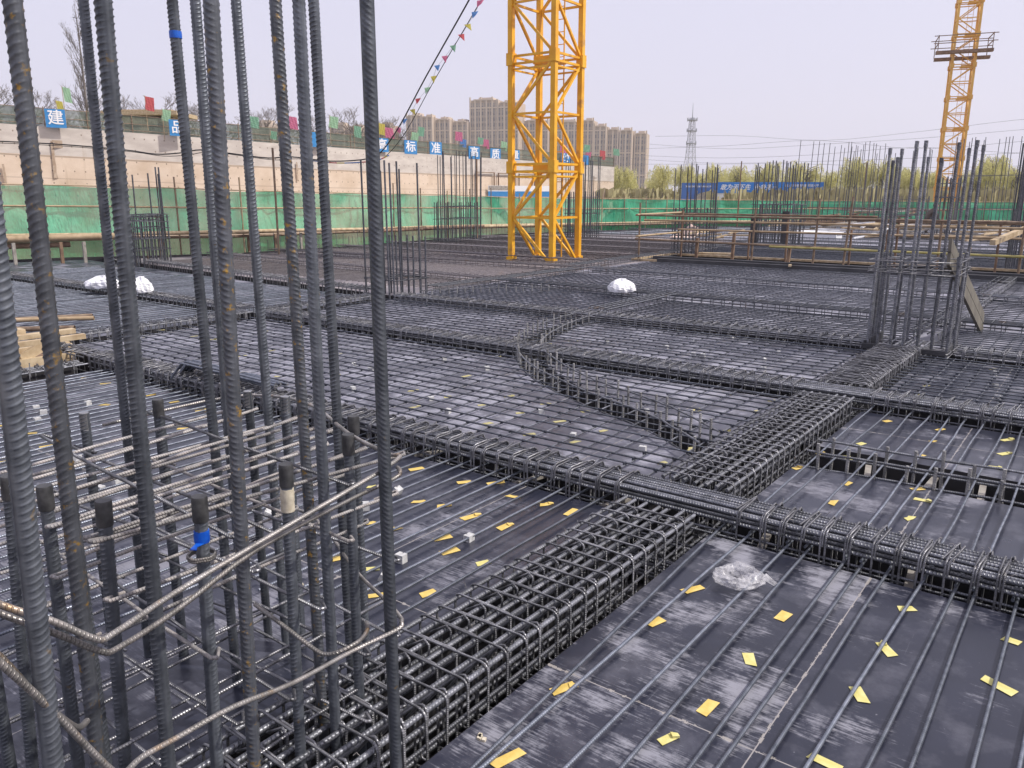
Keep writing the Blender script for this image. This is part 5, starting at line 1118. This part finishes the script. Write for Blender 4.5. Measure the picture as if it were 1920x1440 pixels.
# ------------------------------------------------------------------ tower cranes (lattice masts)
def mast(label, cx_, cy_, s, rz, joints, leg=.12, m='yellow', ladder=True, detail=True, far=False):
    t = thing('tower_crane', label, 'tower crane', (cx_, cy_, joints[0]), rz)
    z0 = joints[0]; h = s / 2
    cor = [(-h, -h), (h, -h), (h, h), (-h, h)]
    L = leg
    for (x, y) in cor:
        b = MB(); sx, sy = (1 if x < 0 else -1), (1 if y < 0 else -1)
        top = joints[-1] - z0
        b.box((x, y, top / 2), (L, L, top)) if far else (b.box((x, y + sy * 0, top / 2), (L, L, top)), b.box((x + sx * .004 - sx * 0, y, top / 2), (L * .7, L + .012, top)))
        b.build('leg', M[m], t)
        for j in joints[1:-1]:
            b = MB(); b.box((x, y, j - z0), (L * 1.45, L * 1.45, .28)) if not far else b.box((x, y, j - z0), (L * 1.7, L * 1.7, .3)); b.build('leg_sleeve', M[m], t)
        b = MB(); b.box((x, y, .12), (L * 1.5, L * 1.5, .24)); b.build('foot', M[m], t)
    for ji in range(len(joints) - 1):
        a, c = joints[ji] - z0, joints[ji + 1] - z0; mid = (a + c) / 2
        for k in range(4):
            (x0, y0), (x1, y1) = cor[k], cor[(k + 1) % 4]
            d = Vector((x1 - x0, y1 - y0, 0)).normalized(); p = Vector((x0, y0, 0)) + d * L * .6; q = Vector((x1, y1, 0)) - d * L * .6
            b = MB(); w = .05 if not far else .06
            for z in ((a + .07, c - .1, mid) if ji else (a + .1, c - .1, mid)):
                b.beam(p + Vector((0, 0, z)), q + Vector((0, 0, z)), w, w)
            if not far: b.beam(p + Vector((0, 0, c - .22)), q + Vector((0, 0, c - .22)), w * .8, w * .8)
            flip = (k in (1, 3))
            lo, hi = (p, q)
            if k in (2, 3): lo, hi = q, p
            b.beam(lo + Vector((0, 0, mid - .03)), hi + Vector((0, 0, a + .12)), w * 1.15, w * 1.15)
            b.beam(lo + Vector((0, 0, mid + .03)), hi + Vector((0, 0, c - .12)), w * 1.15, w * 1.15)
            b.build('bracing', M[m], t)
        if ladder:
            b = MB(); lx, ly = h * .25, h * .45
            for s_ in (-.17, .17): b.beam((lx + s_, ly, a), (lx + s_, ly, c), .025)
            z = a + .1
            while z < c: b.beam((lx - .17, ly, z), (lx + .17, ly, z), .018); z += .28
            b.build('ladder', M[m], t)
            b = MB(); b.box((h * .3, -h * .25, c + .03 - .12), (s * .5, s * .42, .05)); b.box((h * .32, -h * .62, c - .02), (s * .5, .05, .14)); b.build('platform', M[m], t)
    return t
rzc = math.atan2(.0377, 1.2094)
mast('near yellow tower crane mast standing in the deck in the middle of the view', -11.604, 16.726, 1.21, rzc, [-.15, 2.25, 4.72, 7.2, 9.7, 12.2, 14.7], leg=.125)
c2_ = mast('distant orange tower crane mast at the right with a brown work platform', -11.0, 68.4, 1.42, .27, [-4, -.4, 2.05, 4.17, 6.27, 8.41, 10.59, 12.63, 14.84, 17.0, 19.2, 21.4], leg=.15, m='orange', ladder=True, far=True)
t = thing('work_platform', 'brown plank work platform with handrails clamped round the distant crane mast', 'platform', (-11.05, 68.2, 11.35), .27)
b = MB(); b.box((0, -.95, .1), (3.6, .5, .2)); b.box((.1, .95, -.1), (3.6, .5, .2)); b.build('planks', M['timber_brown'], t)
b = MB()
for y in (-1.15, 1.15):
    for z in (.7, 1.2): b.beam((-2.0, y, z), (2.0, y, z), .05)
    for x in (-1.7, 1.7): b.beam((x, y, 0), (x, y, 1.25), .05)
for x in (-1.7, 1.7):
    for z in (.7, 1.2): b.beam((x, -1.2, z), (x, 1.2, z), .05)
b.build('handrail', M['timber_brown'], t)

# ------------------------------------------------------------------ housing towers
def bays(t, x0, w, depth, h, R_):
    """one stepped block: recessed window strips between proud piers"""
    b = MB(); b.box((x0 + w / 2, 0, h / 2), (w, depth, h)); b.build('wall', M['towerwall'], t)
    n = max(2, round(w / 3.4))
    b = MB(); g = MB(); fy = -depth / 2
    for i in range(n + 1):
        x = x0 + w * i / n; pw = .7 if i in (0, n) else .9
        b.box((min(max(x, x0 + pw / 2), x0 + w - pw / 2), fy - .35, (h + 1.5 - (i % 2) * 1.2) / 2), (pw, .7, h + 1.5 - (i % 2) * 1.2))
    for i in range(n):
        xc = x0 + w * (i + .5) / n; g.box((xc - .22 * w / n, fy - .04, (h - 1.5) / 2), (w / n * .26, .1, h - 1.6)); g.box((xc + .22 * w / n, fy - .04, (h - 1.5) / 2), (w / n * .2, .1, h - 1.6))
    for z in np.arange(11, h - 2, 11.5): b.box((x0 + w / 2, fy - .2, z), (w - .02, .45, .8))
    b.box((x0 + w * .5, 0, h + .8), (w * .5, depth * .5, 1.6)); b.box((x0 + w * .5, fy - .5, h + .1), (w * .7, .9, .6))
    b.build('piers_and_bands', M['towerpier'], t); g.build('window_strips', M['windows'], t)
    b = MB()
    for y in (-.25, .22): b.box((x0 - .04, depth * y, (h - 3) / 2), (.1, depth * .12, h - 3))
    b.build('side_windows', M['windows'], t)
m, tt, bb = nt('window_rows'); v = coords(tt, 'Object'); s3 = tt.nodes.new('ShaderNodeSeparateXYZ'); tt.links.new(v, s3.inputs[0])
fz = math_(tt, 'FRACT', math_(tt, 'DIVIDE', s3.outputs[2], 2.9))
cc = mixc(tt, math_(tt, 'LESS_THAN', fz, .38), (.1, .095, .1), (.33, .28, .23))
cc = mixc(tt, math_(tt, 'GREATER_THAN', noise(tt, v, .5, 1), .56), cc, (.22, .2, .19))
tt.links.new(cc, bb.inputs['Base Color']); bb.inputs['Roughness'].default_value = .35; M['windows'] = m
GT = 'tall beige apartment towers behind the wall'
names = {'A': 'apartment tower at the left end of the tall row', 'B': 'narrow apartment block second in the row, stepping down', 'C': 'apartment block just left of the tallest tower', 'D': 'tallest apartment tower, left of the crane mast', 'E': 'apartment block seen just left inside the crane mast', 'E2': 'apartment block seen through the crane mast', 'F': 'apartment tower just right of the crane mast', 'G': 'apartment tower second from the right end of the row', 'H': 'slim apartment tower at the right end of the row', 'L1': 'low distant apartment block far left behind tall bars', 'L2': 'low distant apartment block left of the tall foreground bar', 'L3': 'low distant apartment block close behind the tall foreground bar', 'L4': 'low distant apartment block just right of the tall foreground bar'}
done = {}
rzT = YAW - .28
for n_, x, y, z, w in TOWERS:
    if n_ not in done:
        done[n_] = (thing('apartment_tower', 'beige ' + names[n_], 'apartment tower', (x, y, .8), rzT, GT), 0)
    t, off = done[n_]
    dx = (x - t.location.x) * math.cos(rzT) + (y - t.location.y) * math.sin(rzT)
    bays(t, dx - w / 2 * .96, w * .96, 13 - (len(done) % 2) * 2, z - .8, rnd)

# ------------------------------------------------------------------ radio mast, power lines, billboard
t = thing('radio_mast', 'grey lattice radio mast with three ring platforms beyond the willows', 'radio mast', (-112.0, 241.2, .8))
b = MB(); Z = [(0, 2.4), (7, 1.9), (12, 1.15), (24, .62)]
def wd_(z):
    for (a, wa), (c, wc) in zip(Z, Z[1:]):
        if a <= z <= c: return wa + (wc - wa) * (z - a) / (c - a)
    return .8
z = 0
while z < 23.5:
    z2 = min(z + (1.9 if z > 9 else 3), 24); w1, w2 = wd_(z), wd_(z2)
    c1_ = [(-w1, -w1), (w1, -w1), (w1, w1), (-w1, w1)]; c2b = [(-w2, -w2), (w2, -w2), (w2, w2), (-w2, w2)]
    for k in range(4):
        A, B1, = c1_[k], c1_[(k + 1) % 4]; A2, B2 = c2b[k], c2b[(k + 1) % 4]
        b.beam((*A, z), (*A2, z2), .13); b.beam((*A, z), (*B2, z2), .06); b.beam((*B1, z), (*A2, z2), .06); b.beam((*A2, z2), (*B2, z2), .07)
    z = z2
b.build('lattice', M['lattice'], t)
b = MB(); b.tube([(0, 0, 24), (0, 0, 28.5)], [.16, .05], 6); b.build('antenna', M['lattice'], t)
for z in (16.2, 20.0, 23.2):
    b = MB(); b.tube([(0, 0, z), (0, 0, z + .3)], [1.5, 1.5], 12)
    for k in range(6):
        a = k * math.pi / 3; b.box((1.6 * math.cos(a), 1.6 * math.sin(a), z + .35), (.18, .18, 1.0), a)
    b.build('ring_platform', M['lattice'], t)
for i in range(9):
    z = 4.5 + i * 1.35 + (i % 3) * .3; pts = [(-150 + 14 * k * 2.2, 150 + 3.2 * k * 2.2 + i * 4, z + 9 + .012 * (k * 2.2 - 6) ** 2 * 3) for k in range(7)]
    pts = [(-95 + k * 20, 160 + k * 1.5 + i * 3, 3 + i * (1.2 + .45 * rnd.random()) + .07 * (k - 3.5) ** 2) for k in range(9)]
    line_obj('power_line', pts, .035, 'wire', 'thin sagging power line above the willows, %s from the bottom' % ordn(i + 1), 'power line', 'power lines across the right sky')
b_rz = math.atan2(92.45 - 83.01, -26.94 + 39.44)
t = thing('billboard', 'long blue billboard with white Chinese lettering and landscape pictures beyond the net', 'billboard', (-39.44, 83.01, .8), b_rz)
Lb = math.hypot(12.5, 9.44)
def xb(px): return Lb * (px - 1278) / (1546 - 1278)
for x0, x1, z0, z1, m_, nm in ((1278, 1343, .15, 2.06, 'board_blue2', 'left_panel'), (1344, 1458, .97, 2.14, 'board_blue', 'centre_panel'), (1459, 1545, .2, 2.14, 'board_blue', 'right_panel')):
    b = MB(); b.box(((xb(x0) + xb(x1)) / 2, 0, (z0 + z1) / 2), (xb(x1) - xb(x0) - .04, .12, z1 - z0)); b.build(nm, M[m_], t)
b = MB(); b.box((xb(1351), .02, .5), (.9, .1, .9)); b.build('white_board', M['paint_white'], t)
b = MB(); b.add([(xb(1306), -.075, .2), (xb(1342), -.075, .2), (xb(1342), -.075, 1.05), (xb(1330), -.075, 1.2), (xb(1312), -.075, .95), (xb(1306), -.075, .75)], [(0, 1, 2, 3, 4, 5)]); b.build('picture_hills', M['timber_grey'], t)
b = MB(); b.add([(xb(1478), -.075, 1.15), (xb(1490), -.075, 1.28), (xb(1512), -.075, 1.25), (xb(1520), -.075, 1.05), (xb(1500), -.075, .95), (xb(1484), -.075, 1.0)], [(0, 1, 2, 3, 4, 5)][::-1]); b.build('picture_lake', M['dark_panel'], t)
b = MB(); b.add([(xb(1485), -.078, .66), (xb(1515), -.078, .78), (xb(1516), -.078, .7), (xb(1490), -.078, .55)], [(0, 1, 2, 3)]); b.add([(xb(1472), -.078, .22), (xb(1502), -.078, .22), (xb(1486), -.078, .48)], [(0, 1, 2)]); b.build('picture_bridge', M['paint_white'], t)
glyphs('敢为天下先  永争第一', .66, M['paint_white'], t, (xb(1404), -.07, 1.56), (math.pi / 2, 0, 0), .006, shear=.35, sp=1.0)
glyphs('精心组织科学管理 确保安全工程', .2, M['paint_white'], t, (xb(1310), -.07, 1.66), (math.pi / 2, 0, 0), .004)
glyphs('建设 高标准高质量 建设水平', .3, M['paint_white'], t, (xb(1503), -.07, 1.76), (math.pi / 2, 0, 0), .004)
for px in (1280, 1343, 1458, 1544):
    b = MB(); b.beam((xb(px), .15, 0), (xb(px), .15, 2.05), .1); b.build('post', M['lattice'], t)
# low dark building behind willows
t = thing('low_building', 'low brown roofed building between the willows behind the billboard', 'building', (-58, 150, .8), .5)
b = MB(); b.box((0, 0, 1.6), (6, 4, 3.2)); b.build('wall', M['towerwall'], t)
b = MB(); b.box((0, 0, 3.4), (7, 5, .4)); b.box((1, 0, 3.8), (3, 2, .5)); b.build('roof', M['timber_brown'], t)

# ------------------------------------------------------------------ trees
def leaf(name, c1, c2, tl=.4):
    m, t, b = nt(name); oi = t.nodes.new('ShaderNodeObjectInfo'); v = coords(t, 'Object')
    col = ramp(t, noise(t, v, 2.5, 3), [(.3, c1), (.7, c2)]); t.links.new(col, b.inputs['Base Color']); b.inputs['Roughness'].default_value = .6
    tr = t.nodes.new('ShaderNodeBsdfTranslucent'); t.links.new(col, tr.inputs[0]); ms = t.nodes.new('ShaderNodeMixShader'); ms.inputs[0].default_value = tl
    t.links.new(b.outputs[0], ms.inputs[1]); t.links.new(tr.outputs[0], ms.inputs[2]); t.links.new(ms.outputs[0], t.nodes['Material Output'].inputs[0]); return m
M['willow'] = leaf('willow_leaf', (.6, .58, .22), (.76, .72, .38)); M['twig'] = simple('twig', (.13, .11, .1), (.24, .21, .19), .9)
def willow_mesh(seed, h=4.0):
    R_ = random.Random(seed); tb = MB(); cb = MB()
    tb.tube([(0, 0, -.1), (.05, 0, h * .3), (.02, .05, h * .55)], [.14, .1, .06], 7)
    for k in range(24):
        a = R_.uniform(0, 6.28); L = R_.uniform(.3, 1.3) * h / 4; z0 = h * R_.uniform(.35, .66)
        tip = Vector((math.cos(a) * L, math.sin(a) * L, z0 + R_.uniform(.3, .5) * h * (1.15 - L / h * 2))); tip.z = min(tip.z, h * .97)
        st = Vector((.02, .03, z0)); md = (st + tip) / 2 + Vector((0, 0, .2)); tb.tube([st, md, tip], [.045, .03, .012], 4, cap=False)
        for q in range(20):
            p0 = st.lerp(tip, R_.uniform(.35, 1.05)) + Vector((R_.gauss(0, .12), R_.gauss(0, .12), R_.uniform(0, .2)))
            ln = R_.uniform(.5, 1.9) * h / 4; dx, dy = math.cos(a) * R_.uniform(.0, .3), math.sin(a) * R_.uniform(.0, .3)
            for s_ in range(int(ln / .085)):
                u = s_ * .085; c = p0 + Vector((dx * u + R_.gauss(0, .03), dy * u + R_.gauss(0, .03), .1 * u - u * .95))
                if c.z < .25: break
                e = R_.uniform(0, 6.28); w = Vector((math.cos(e), math.sin(e), R_.uniform(-.3, .3))) * .032; l_ = Vector((R_.gauss(0, .03), R_.gauss(0, .03), -.1))
                cb.add([c - w, c + w, c + l_ * .9 + w * .3, c + l_], [(0, 1, 2, 3)])
    return tb.mesh('trunk', M['bark']), cb.mesh('crown', M['willow'])
WM = [willow_mesh(s) for s in (1, 2, 3)]
for i, (x, y, z) in enumerate(WILLOWS):
    t = thing('willow_tree', 'yellow green weeping willow beyond the net, %s from the left' % ordn(i + 1), 'tree', (x, y, .8), rnd.uniform(0, 6), 'willows beyond the net')
    s = (z - .8) / 3.9 * 1.1; tm_, cm = WM[i % 3]; wx = s * rnd.uniform(1.15, 1.45)
    inst('trunk', tm_, t, scale=(wx, wx, s)); inst('crown', cm, t, scale=(wx, wx, s))
for i in range(18):
    x, y = -62 + i * 4.6, 112 + i * .9 + rnd.uniform(-4, 4)
    t = thing('willow_tree', 'paler willow in the back row beyond the net, %s from the left' % ordn(i + 1), 'tree', (x, y, .8), rnd.uniform(0, 6), 'back row of willows')
    s = rnd.uniform(.85, 1.1); tm_, cm = WM[i % 3]; wx = s * 1.6
    inst('trunk', tm_, t, scale=(wx, wx, s)); inst('crown', cm, t, scale=(wx, wx, s))
def bare_mesh(seed, h, spread=.6, up=.5, depth=5, leaves=0):
    R_ = random.Random(seed); tb = MB(); lb = MB(); cnt = [0]
    def grow(p, d, L, r, lv):
        pts = [p]; q = p
        for k in range(3):
            d = (d + Vector((R_.gauss(0, .12), R_.gauss(0, .12), R_.gauss(.03, .08)))).normalized(); q = q + d * L / 3; pts.append(q)
        tb.tube(pts, [r, r * .85, r * .7, r * .5], 5 if lv < 2 else 3, cap=False)
        if lv >= depth - 1 and leaves:
            for _ in range(leaves):
                c = q + Vector((R_.gauss(0, .15), R_.gauss(0, .15), R_.gauss(0, .15))); s = .05; lb.add([c, c + Vector((s, 0, 0)), c + Vector((s, 0, s)), c + Vector((0, s * .3, s))], [(0, 1, 2, 3)])
        if lv < depth:
            for k in range(R_.choice([2, 3, 3, 4]) + (2 if lv == 0 else 0)):
                a = R_.uniform(0, 6.28); e = R_.uniform(.35, 1.0) * spread
                nd = (d + Vector((math.cos(a) * e, math.sin(a) * e, up * .3))).normalized()
                grow(pts[R_.choice([1, 2, 3, 3])], nd, L * R_.uniform(.55, .8), max(r * .55, .0085), lv + 1)
    grow(Vector((0, 0, 0)), Vector((0, 0, 1)), h * .36, h * .02, 0)
    mz = max(v_[2] for v_ in tb.v); k = h / mz
    tb.v = [(v_[0] * k, v_[1] * k, v_[2] * k) for v_ in tb.v]; lb.v = [(v_[0] * k, v_[1] * k, v_[2] * k) for v_ in lb.v]
    return tb.mesh('branches', M['twig']), (lb.mesh('leaves', M['twig']) if leaves else None)
BM_ = [bare_mesh(s, 6.0, .95, .3, 6) for s in (1, 2, 3)]
def poplar_mesh(h):
    R_ = random.Random(11); tb = MB(); lb = MB()
    def br(p, d, L, r, lv):
        pts = [p]; q = p
        for k in range(4):
            d = (d + Vector((R_.gauss(0, .09), R_.gauss(0, .09), .09))).normalized(); q = q + d * L / 4; pts.append(q)
        tb.tube(pts, [r, r * .8, r * .6, r * .45, r * .3], 4, cap=False)
        if lv < 3:
            for k in range(7 if lv == 1 else 4):
                a = R_.uniform(0, 6.28); nd = (d + Vector((math.cos(a), math.sin(a), .2)) * .55).normalized()
                br(pts[R_.choice([1, 2, 3])] , nd, L * R_.uniform(.3, .5), max(r * .5, .009), lv + 1)
        if lv >= 2 and R_.random() < .3:
            for k in range(3):
                c = q + Vector((R_.gauss(0, .1), R_.gauss(0, .1), R_.gauss(0, .1))); e = .07; lb.add([c, c + Vector((e, 0, 0)), c + Vector((e, 0, e)), c + Vector((0, e * .3, e))], [(0, 1, 2, 3)])
    tb.tube([(0, 0, 0), (.1, 0, h * .3), (0, .1, h * .6), (.1, .05, h * .85), (.05, 0, h)], [.13, .1, .07, .035, .012], 6)
    for k in range(34):
        z = h * (.08 + .84 * k / 34); a = R_.uniform(0, 6.28); e = R_.uniform(.45, .8)
        br(Vector((.05, .03, z)), Vector((math.cos(a) * e, math.sin(a) * e, 1)).normalized(), h * R_.uniform(.16, .3) * (1.1 - .6 * z / h), .035 * (1.1 - z / h) + .01, 1)
    return tb.mesh('branches', M['twig']), lb.mesh('leaves', M['twig'])
PM = poplar_mesh(12.0)
for i, (x, y, z) in enumerate(BARE):
    if i == 2:
        t = thing('poplar_tree', 'tall slender poplar with a few leaves, bare branches rising behind the wall', 'tree', (x, y, 4.7), 0)
        inst('branches', PM[0], t); inst('leaves', PM[1], t); continue
    if i == 3: continue
    t = thing('bare_tree', 'bare branching tree behind the wall net, %s from the left' % ordn(i + 1), 'tree', (x, y, 4.7), rnd.uniform(0, 6), 'bare trees behind the wall')
    s = (z - 4.7) / 6.0; inst('branches', BM_[i % 3][0], t, scale=(s * 1.2, s * 1.2, s))
for i, (x, y) in enumerate([(-77, 30), (-72, 36.5), (-70, 41), (-70, 46.5), (-69, 52), (-78, 37), (-76, 48), (-74, 62), (-73, 72), (-66.5, 60.5), (-79, 28.5)]):
    t = thing('bare_tree', 'bare tree in the rear line behind the wall, %s from the left' % ordn(i + 1), 'tree', (x, y, 4.7), rnd.uniform(0, 6), 'rear bare trees')
    s = rnd.uniform(.85, 1.0); inst('branches', BM_[(i + 1) % 3][0], t, scale=(s * 1.4, s * 1.4, s))
t = thing('bare_tree', 'round crowned leafless tree at the right end of the willow row', 'tree', (-10.8, 95.5, .8), 1, None)
inst('branches', BM_[1][0], t, scale=(.95, .95, .78))
b = MB(); R_ = random.Random(5)
for k in range(6000):
    u = R_.random(); x = -54 + 70 * u; y = 86 + R_.uniform(-3, 16) + u * 3; h_ = R_.uniform(.3, 1.7)
    a = R_.uniform(0, 3); w = Vector((math.cos(a), math.sin(a), 0)) * R_.uniform(.1, .35)
    b.add([Vector((x, y, .8)) - w * .3, Vector((x, y, .8)) + w * .3, Vector((x + R_.gauss(0, .2), y, .8 + h_)) + w, Vector((x, y, .8 + h_ * .8)) - w], [(0, 1, 2, 3)])
o = b.build('scrub', simple('dry_scrub', (.32, .28, .15), (.5, .46, .24), .9, sc=.4)); o['kind'] = 'stuff'; o['label'] = 'brownish dry scrub at the foot of the willows'; 

# tall distant single bars
for i, (x, y, z) in enumerate([(-11.72, 36.27, 3.91), (-11.27, 36.61, 3.85), (-11.07, 36.76, 3.85), (-10.9, 36.89, 3.78), (-10.7, 37.04, 3.78), (-10.52, 37.18, 3.63), (-10.3, 37.34, 3.69), (-10.18, 37.43, 3.58), (-9.93, 37.62, 3.63), (-9.84, 37.69, 3.43), (-9.61, 37.87, 3.52), (-9.32, 38.08, 3.38), (-9.04, 38.3, 3.34), (-8.7, 38.5, 3.3), (-8.3, 38.8, 3.2)]):
    b = MB(); b.tube([(x - .12, y + .05, -.2), (x, y, z)], [.02, .013], 5); tag(b.build('tall_bar', M['far_steel']), 'thin tall bar standing against the sky above the billboard end, %s from the left' % ordn(i + 1), 'steel bar', 'thin tall bars against the sky')

# ------------------------------------------------------------------ crouching worker
def skinned(name, verts, edges, radii, m, parent, sub=2, root=0):
    me = bpy.data.meshes.new(name); me.from_pydata(verts, edges, []); me.materials.append(m); me.update()
    o = inst(name, me, parent); md = o.modifiers.new('skin', 'SKIN'); md.use_smooth_shade = True
    sv = me.skin_vertices[0].data if len(me.skin_vertices) else None
    if sv is None:
        bpy.context.view_layer.update(); sv = me.skin_vertices[0].data if len(me.skin_vertices) else None
    for i, r in enumerate(radii):
        sv[i].radius = r if isinstance(r, tuple) else (r, r); sv[i].use_root = (i == root)
    s = o.modifiers.new('sub', 'SUBSURF'); s.levels = sub; s.render_levels = sub
    return o
t = thing('person', 'worker in brown jacket and grey trousers bending over the far deck', 'person', (-6.2, 35.75, .06), YAW)
V = [(0, 0, .62), (-.06, 0, .76), (-.02, .0, .9), (.1, 0, .97), (.14, 0, 1.02),          # pelvis, waist, chest, neck base, neck
     (-.1, -.09, .56), (.17, -.12, .46), (.06, -.12, .1), (.2, -.13, .03),               # right leg
     (-.12, .1, .56), (.1, .13, .42), (-.08, .14, .1), (.06, .15, .03),                  # left leg
     (.06, -.19, .9), (.14, -.25, .66), (.32, -.2, .5), (.05, .19, .9), (.16, .25, .68), (.35, .16, .52)]
E_ = [(0, 1), (1, 2), (2, 3), (3, 4), (0, 5), (5, 6), (6, 7), (7, 8), (0, 9), (9, 10), (10, 11), (11, 12), (2, 13), (13, 14), (14, 15), (2, 16), (16, 17), (17, 18)]
Rr = [(.15, .12), (.14, .12), (.17, .13), (.08, .08), (.055, .055), .1, .08, .05, .045, .1, .08, .05, .045, .07, .05, .04, .07, .05, .04]
body = skinned('body', V, E_, Rr, M['jacket'], t)
leg = skinned('trousers', [V[0]] + V[5:8] + V[9:12], [(0, 1), (1, 2), (2, 3), (0, 4), (4, 5), (5, 6)], [(.16, .13), .108, .088, .062, .108, .088, .062], M['trousers'], t)
b = MB(); n1, n2 = 12, 9; vs = []
for i in range(n2 + 1):
    ph = math.pi * i / n2
    for k in range(n1):
        th = 2 * math.pi * k / n1; nose = .02 if (k == 0 and i in (4, 5)) else 0
        vs.append((.16 + (.095 + nose) * math.sin(ph) * math.cos(th), .075 * math.sin(ph) * math.sin(th), 1.12 + .12 * math.cos(ph)))
fs = [(i * n1 + k, (i + 1) * n1 + k, (i + 1) * n1 + (k + 1) % n1, i * n1 + (k + 1) % n1) for i in range(n2) for k in range(n1)]
b.add(vs, fs, smooth=True); b.build('head', M['skin'], t)
b = MB(); vs = [((v_[0] - .155) * 1.12 + .145, v_[1] * 1.14, (v_[2] - 1.12) * 1.1 + 1.135) for v_ in vs]
b.add(vs, [f for f in fs if sum(vs[q][2] for q in f) / 4 > 1.15 or sum(vs[q][0] for q in f) / 4 < .09], smooth=True); b.build('hair', M['hair'], t)
for s in (-1, 1):
    b = MB(); y = -.2 if s < 0 else .16; c = Vector((.34, y, .49))
    b.box(c, (.08, .06, .03))
    for k in range(4): b.tube([c + Vector((.035, -.024 + k * .016, 0)), c + Vector((.075, -.024 + k * .017, -.012)), c + Vector((.09 - abs(k - 1.5) * .008, -.022 + k * .016, -.04))], [.009, .008, .006], 5)
    b.tube([c + Vector((0, s * .028, 0)), c + Vector((.03, s * .05, -.015)), c + Vector((.055, s * .045, -.03))], [.01, .009, .007], 5); b.build('hand', M['skin'], t)
    b = MB(); f = Vector(V[8] if s < 0 else V[12]); b.box(f + Vector((.02, 0, .0)), (.24, .09, .07)); b.build('shoe', M['paint_white'], t)

# ------------------------------------------------------------------ air

b = MB(); b.box((-150, 300, 45), (1500, 1500, 112)); hz = b.build('haze', None)
hz['kind'] = 'stuff'; hz['label'] = 'thin pale spring haze filling the air over the whole site'
m = bpy.data.materials.new('haze_air'); m.use_nodes = True; t = m.node_tree; t.nodes.clear()
ou = t.nodes.new('ShaderNodeOutputMaterial'); vp = t.nodes.new('ShaderNodeVolumePrincipled')
vp.inputs['Color'].default_value = (0.92, 0.92, 1.0, 1); vp.inputs['Density'].default_value = 0.00045; vp.inputs['Anisotropy'].default_value = 0.2
t.links.new(vp.outputs[0], ou.inputs['Volume']); hz.data.materials.clear(); hz.data.materials.append(m)
S.cycles.volume_bounces = 1
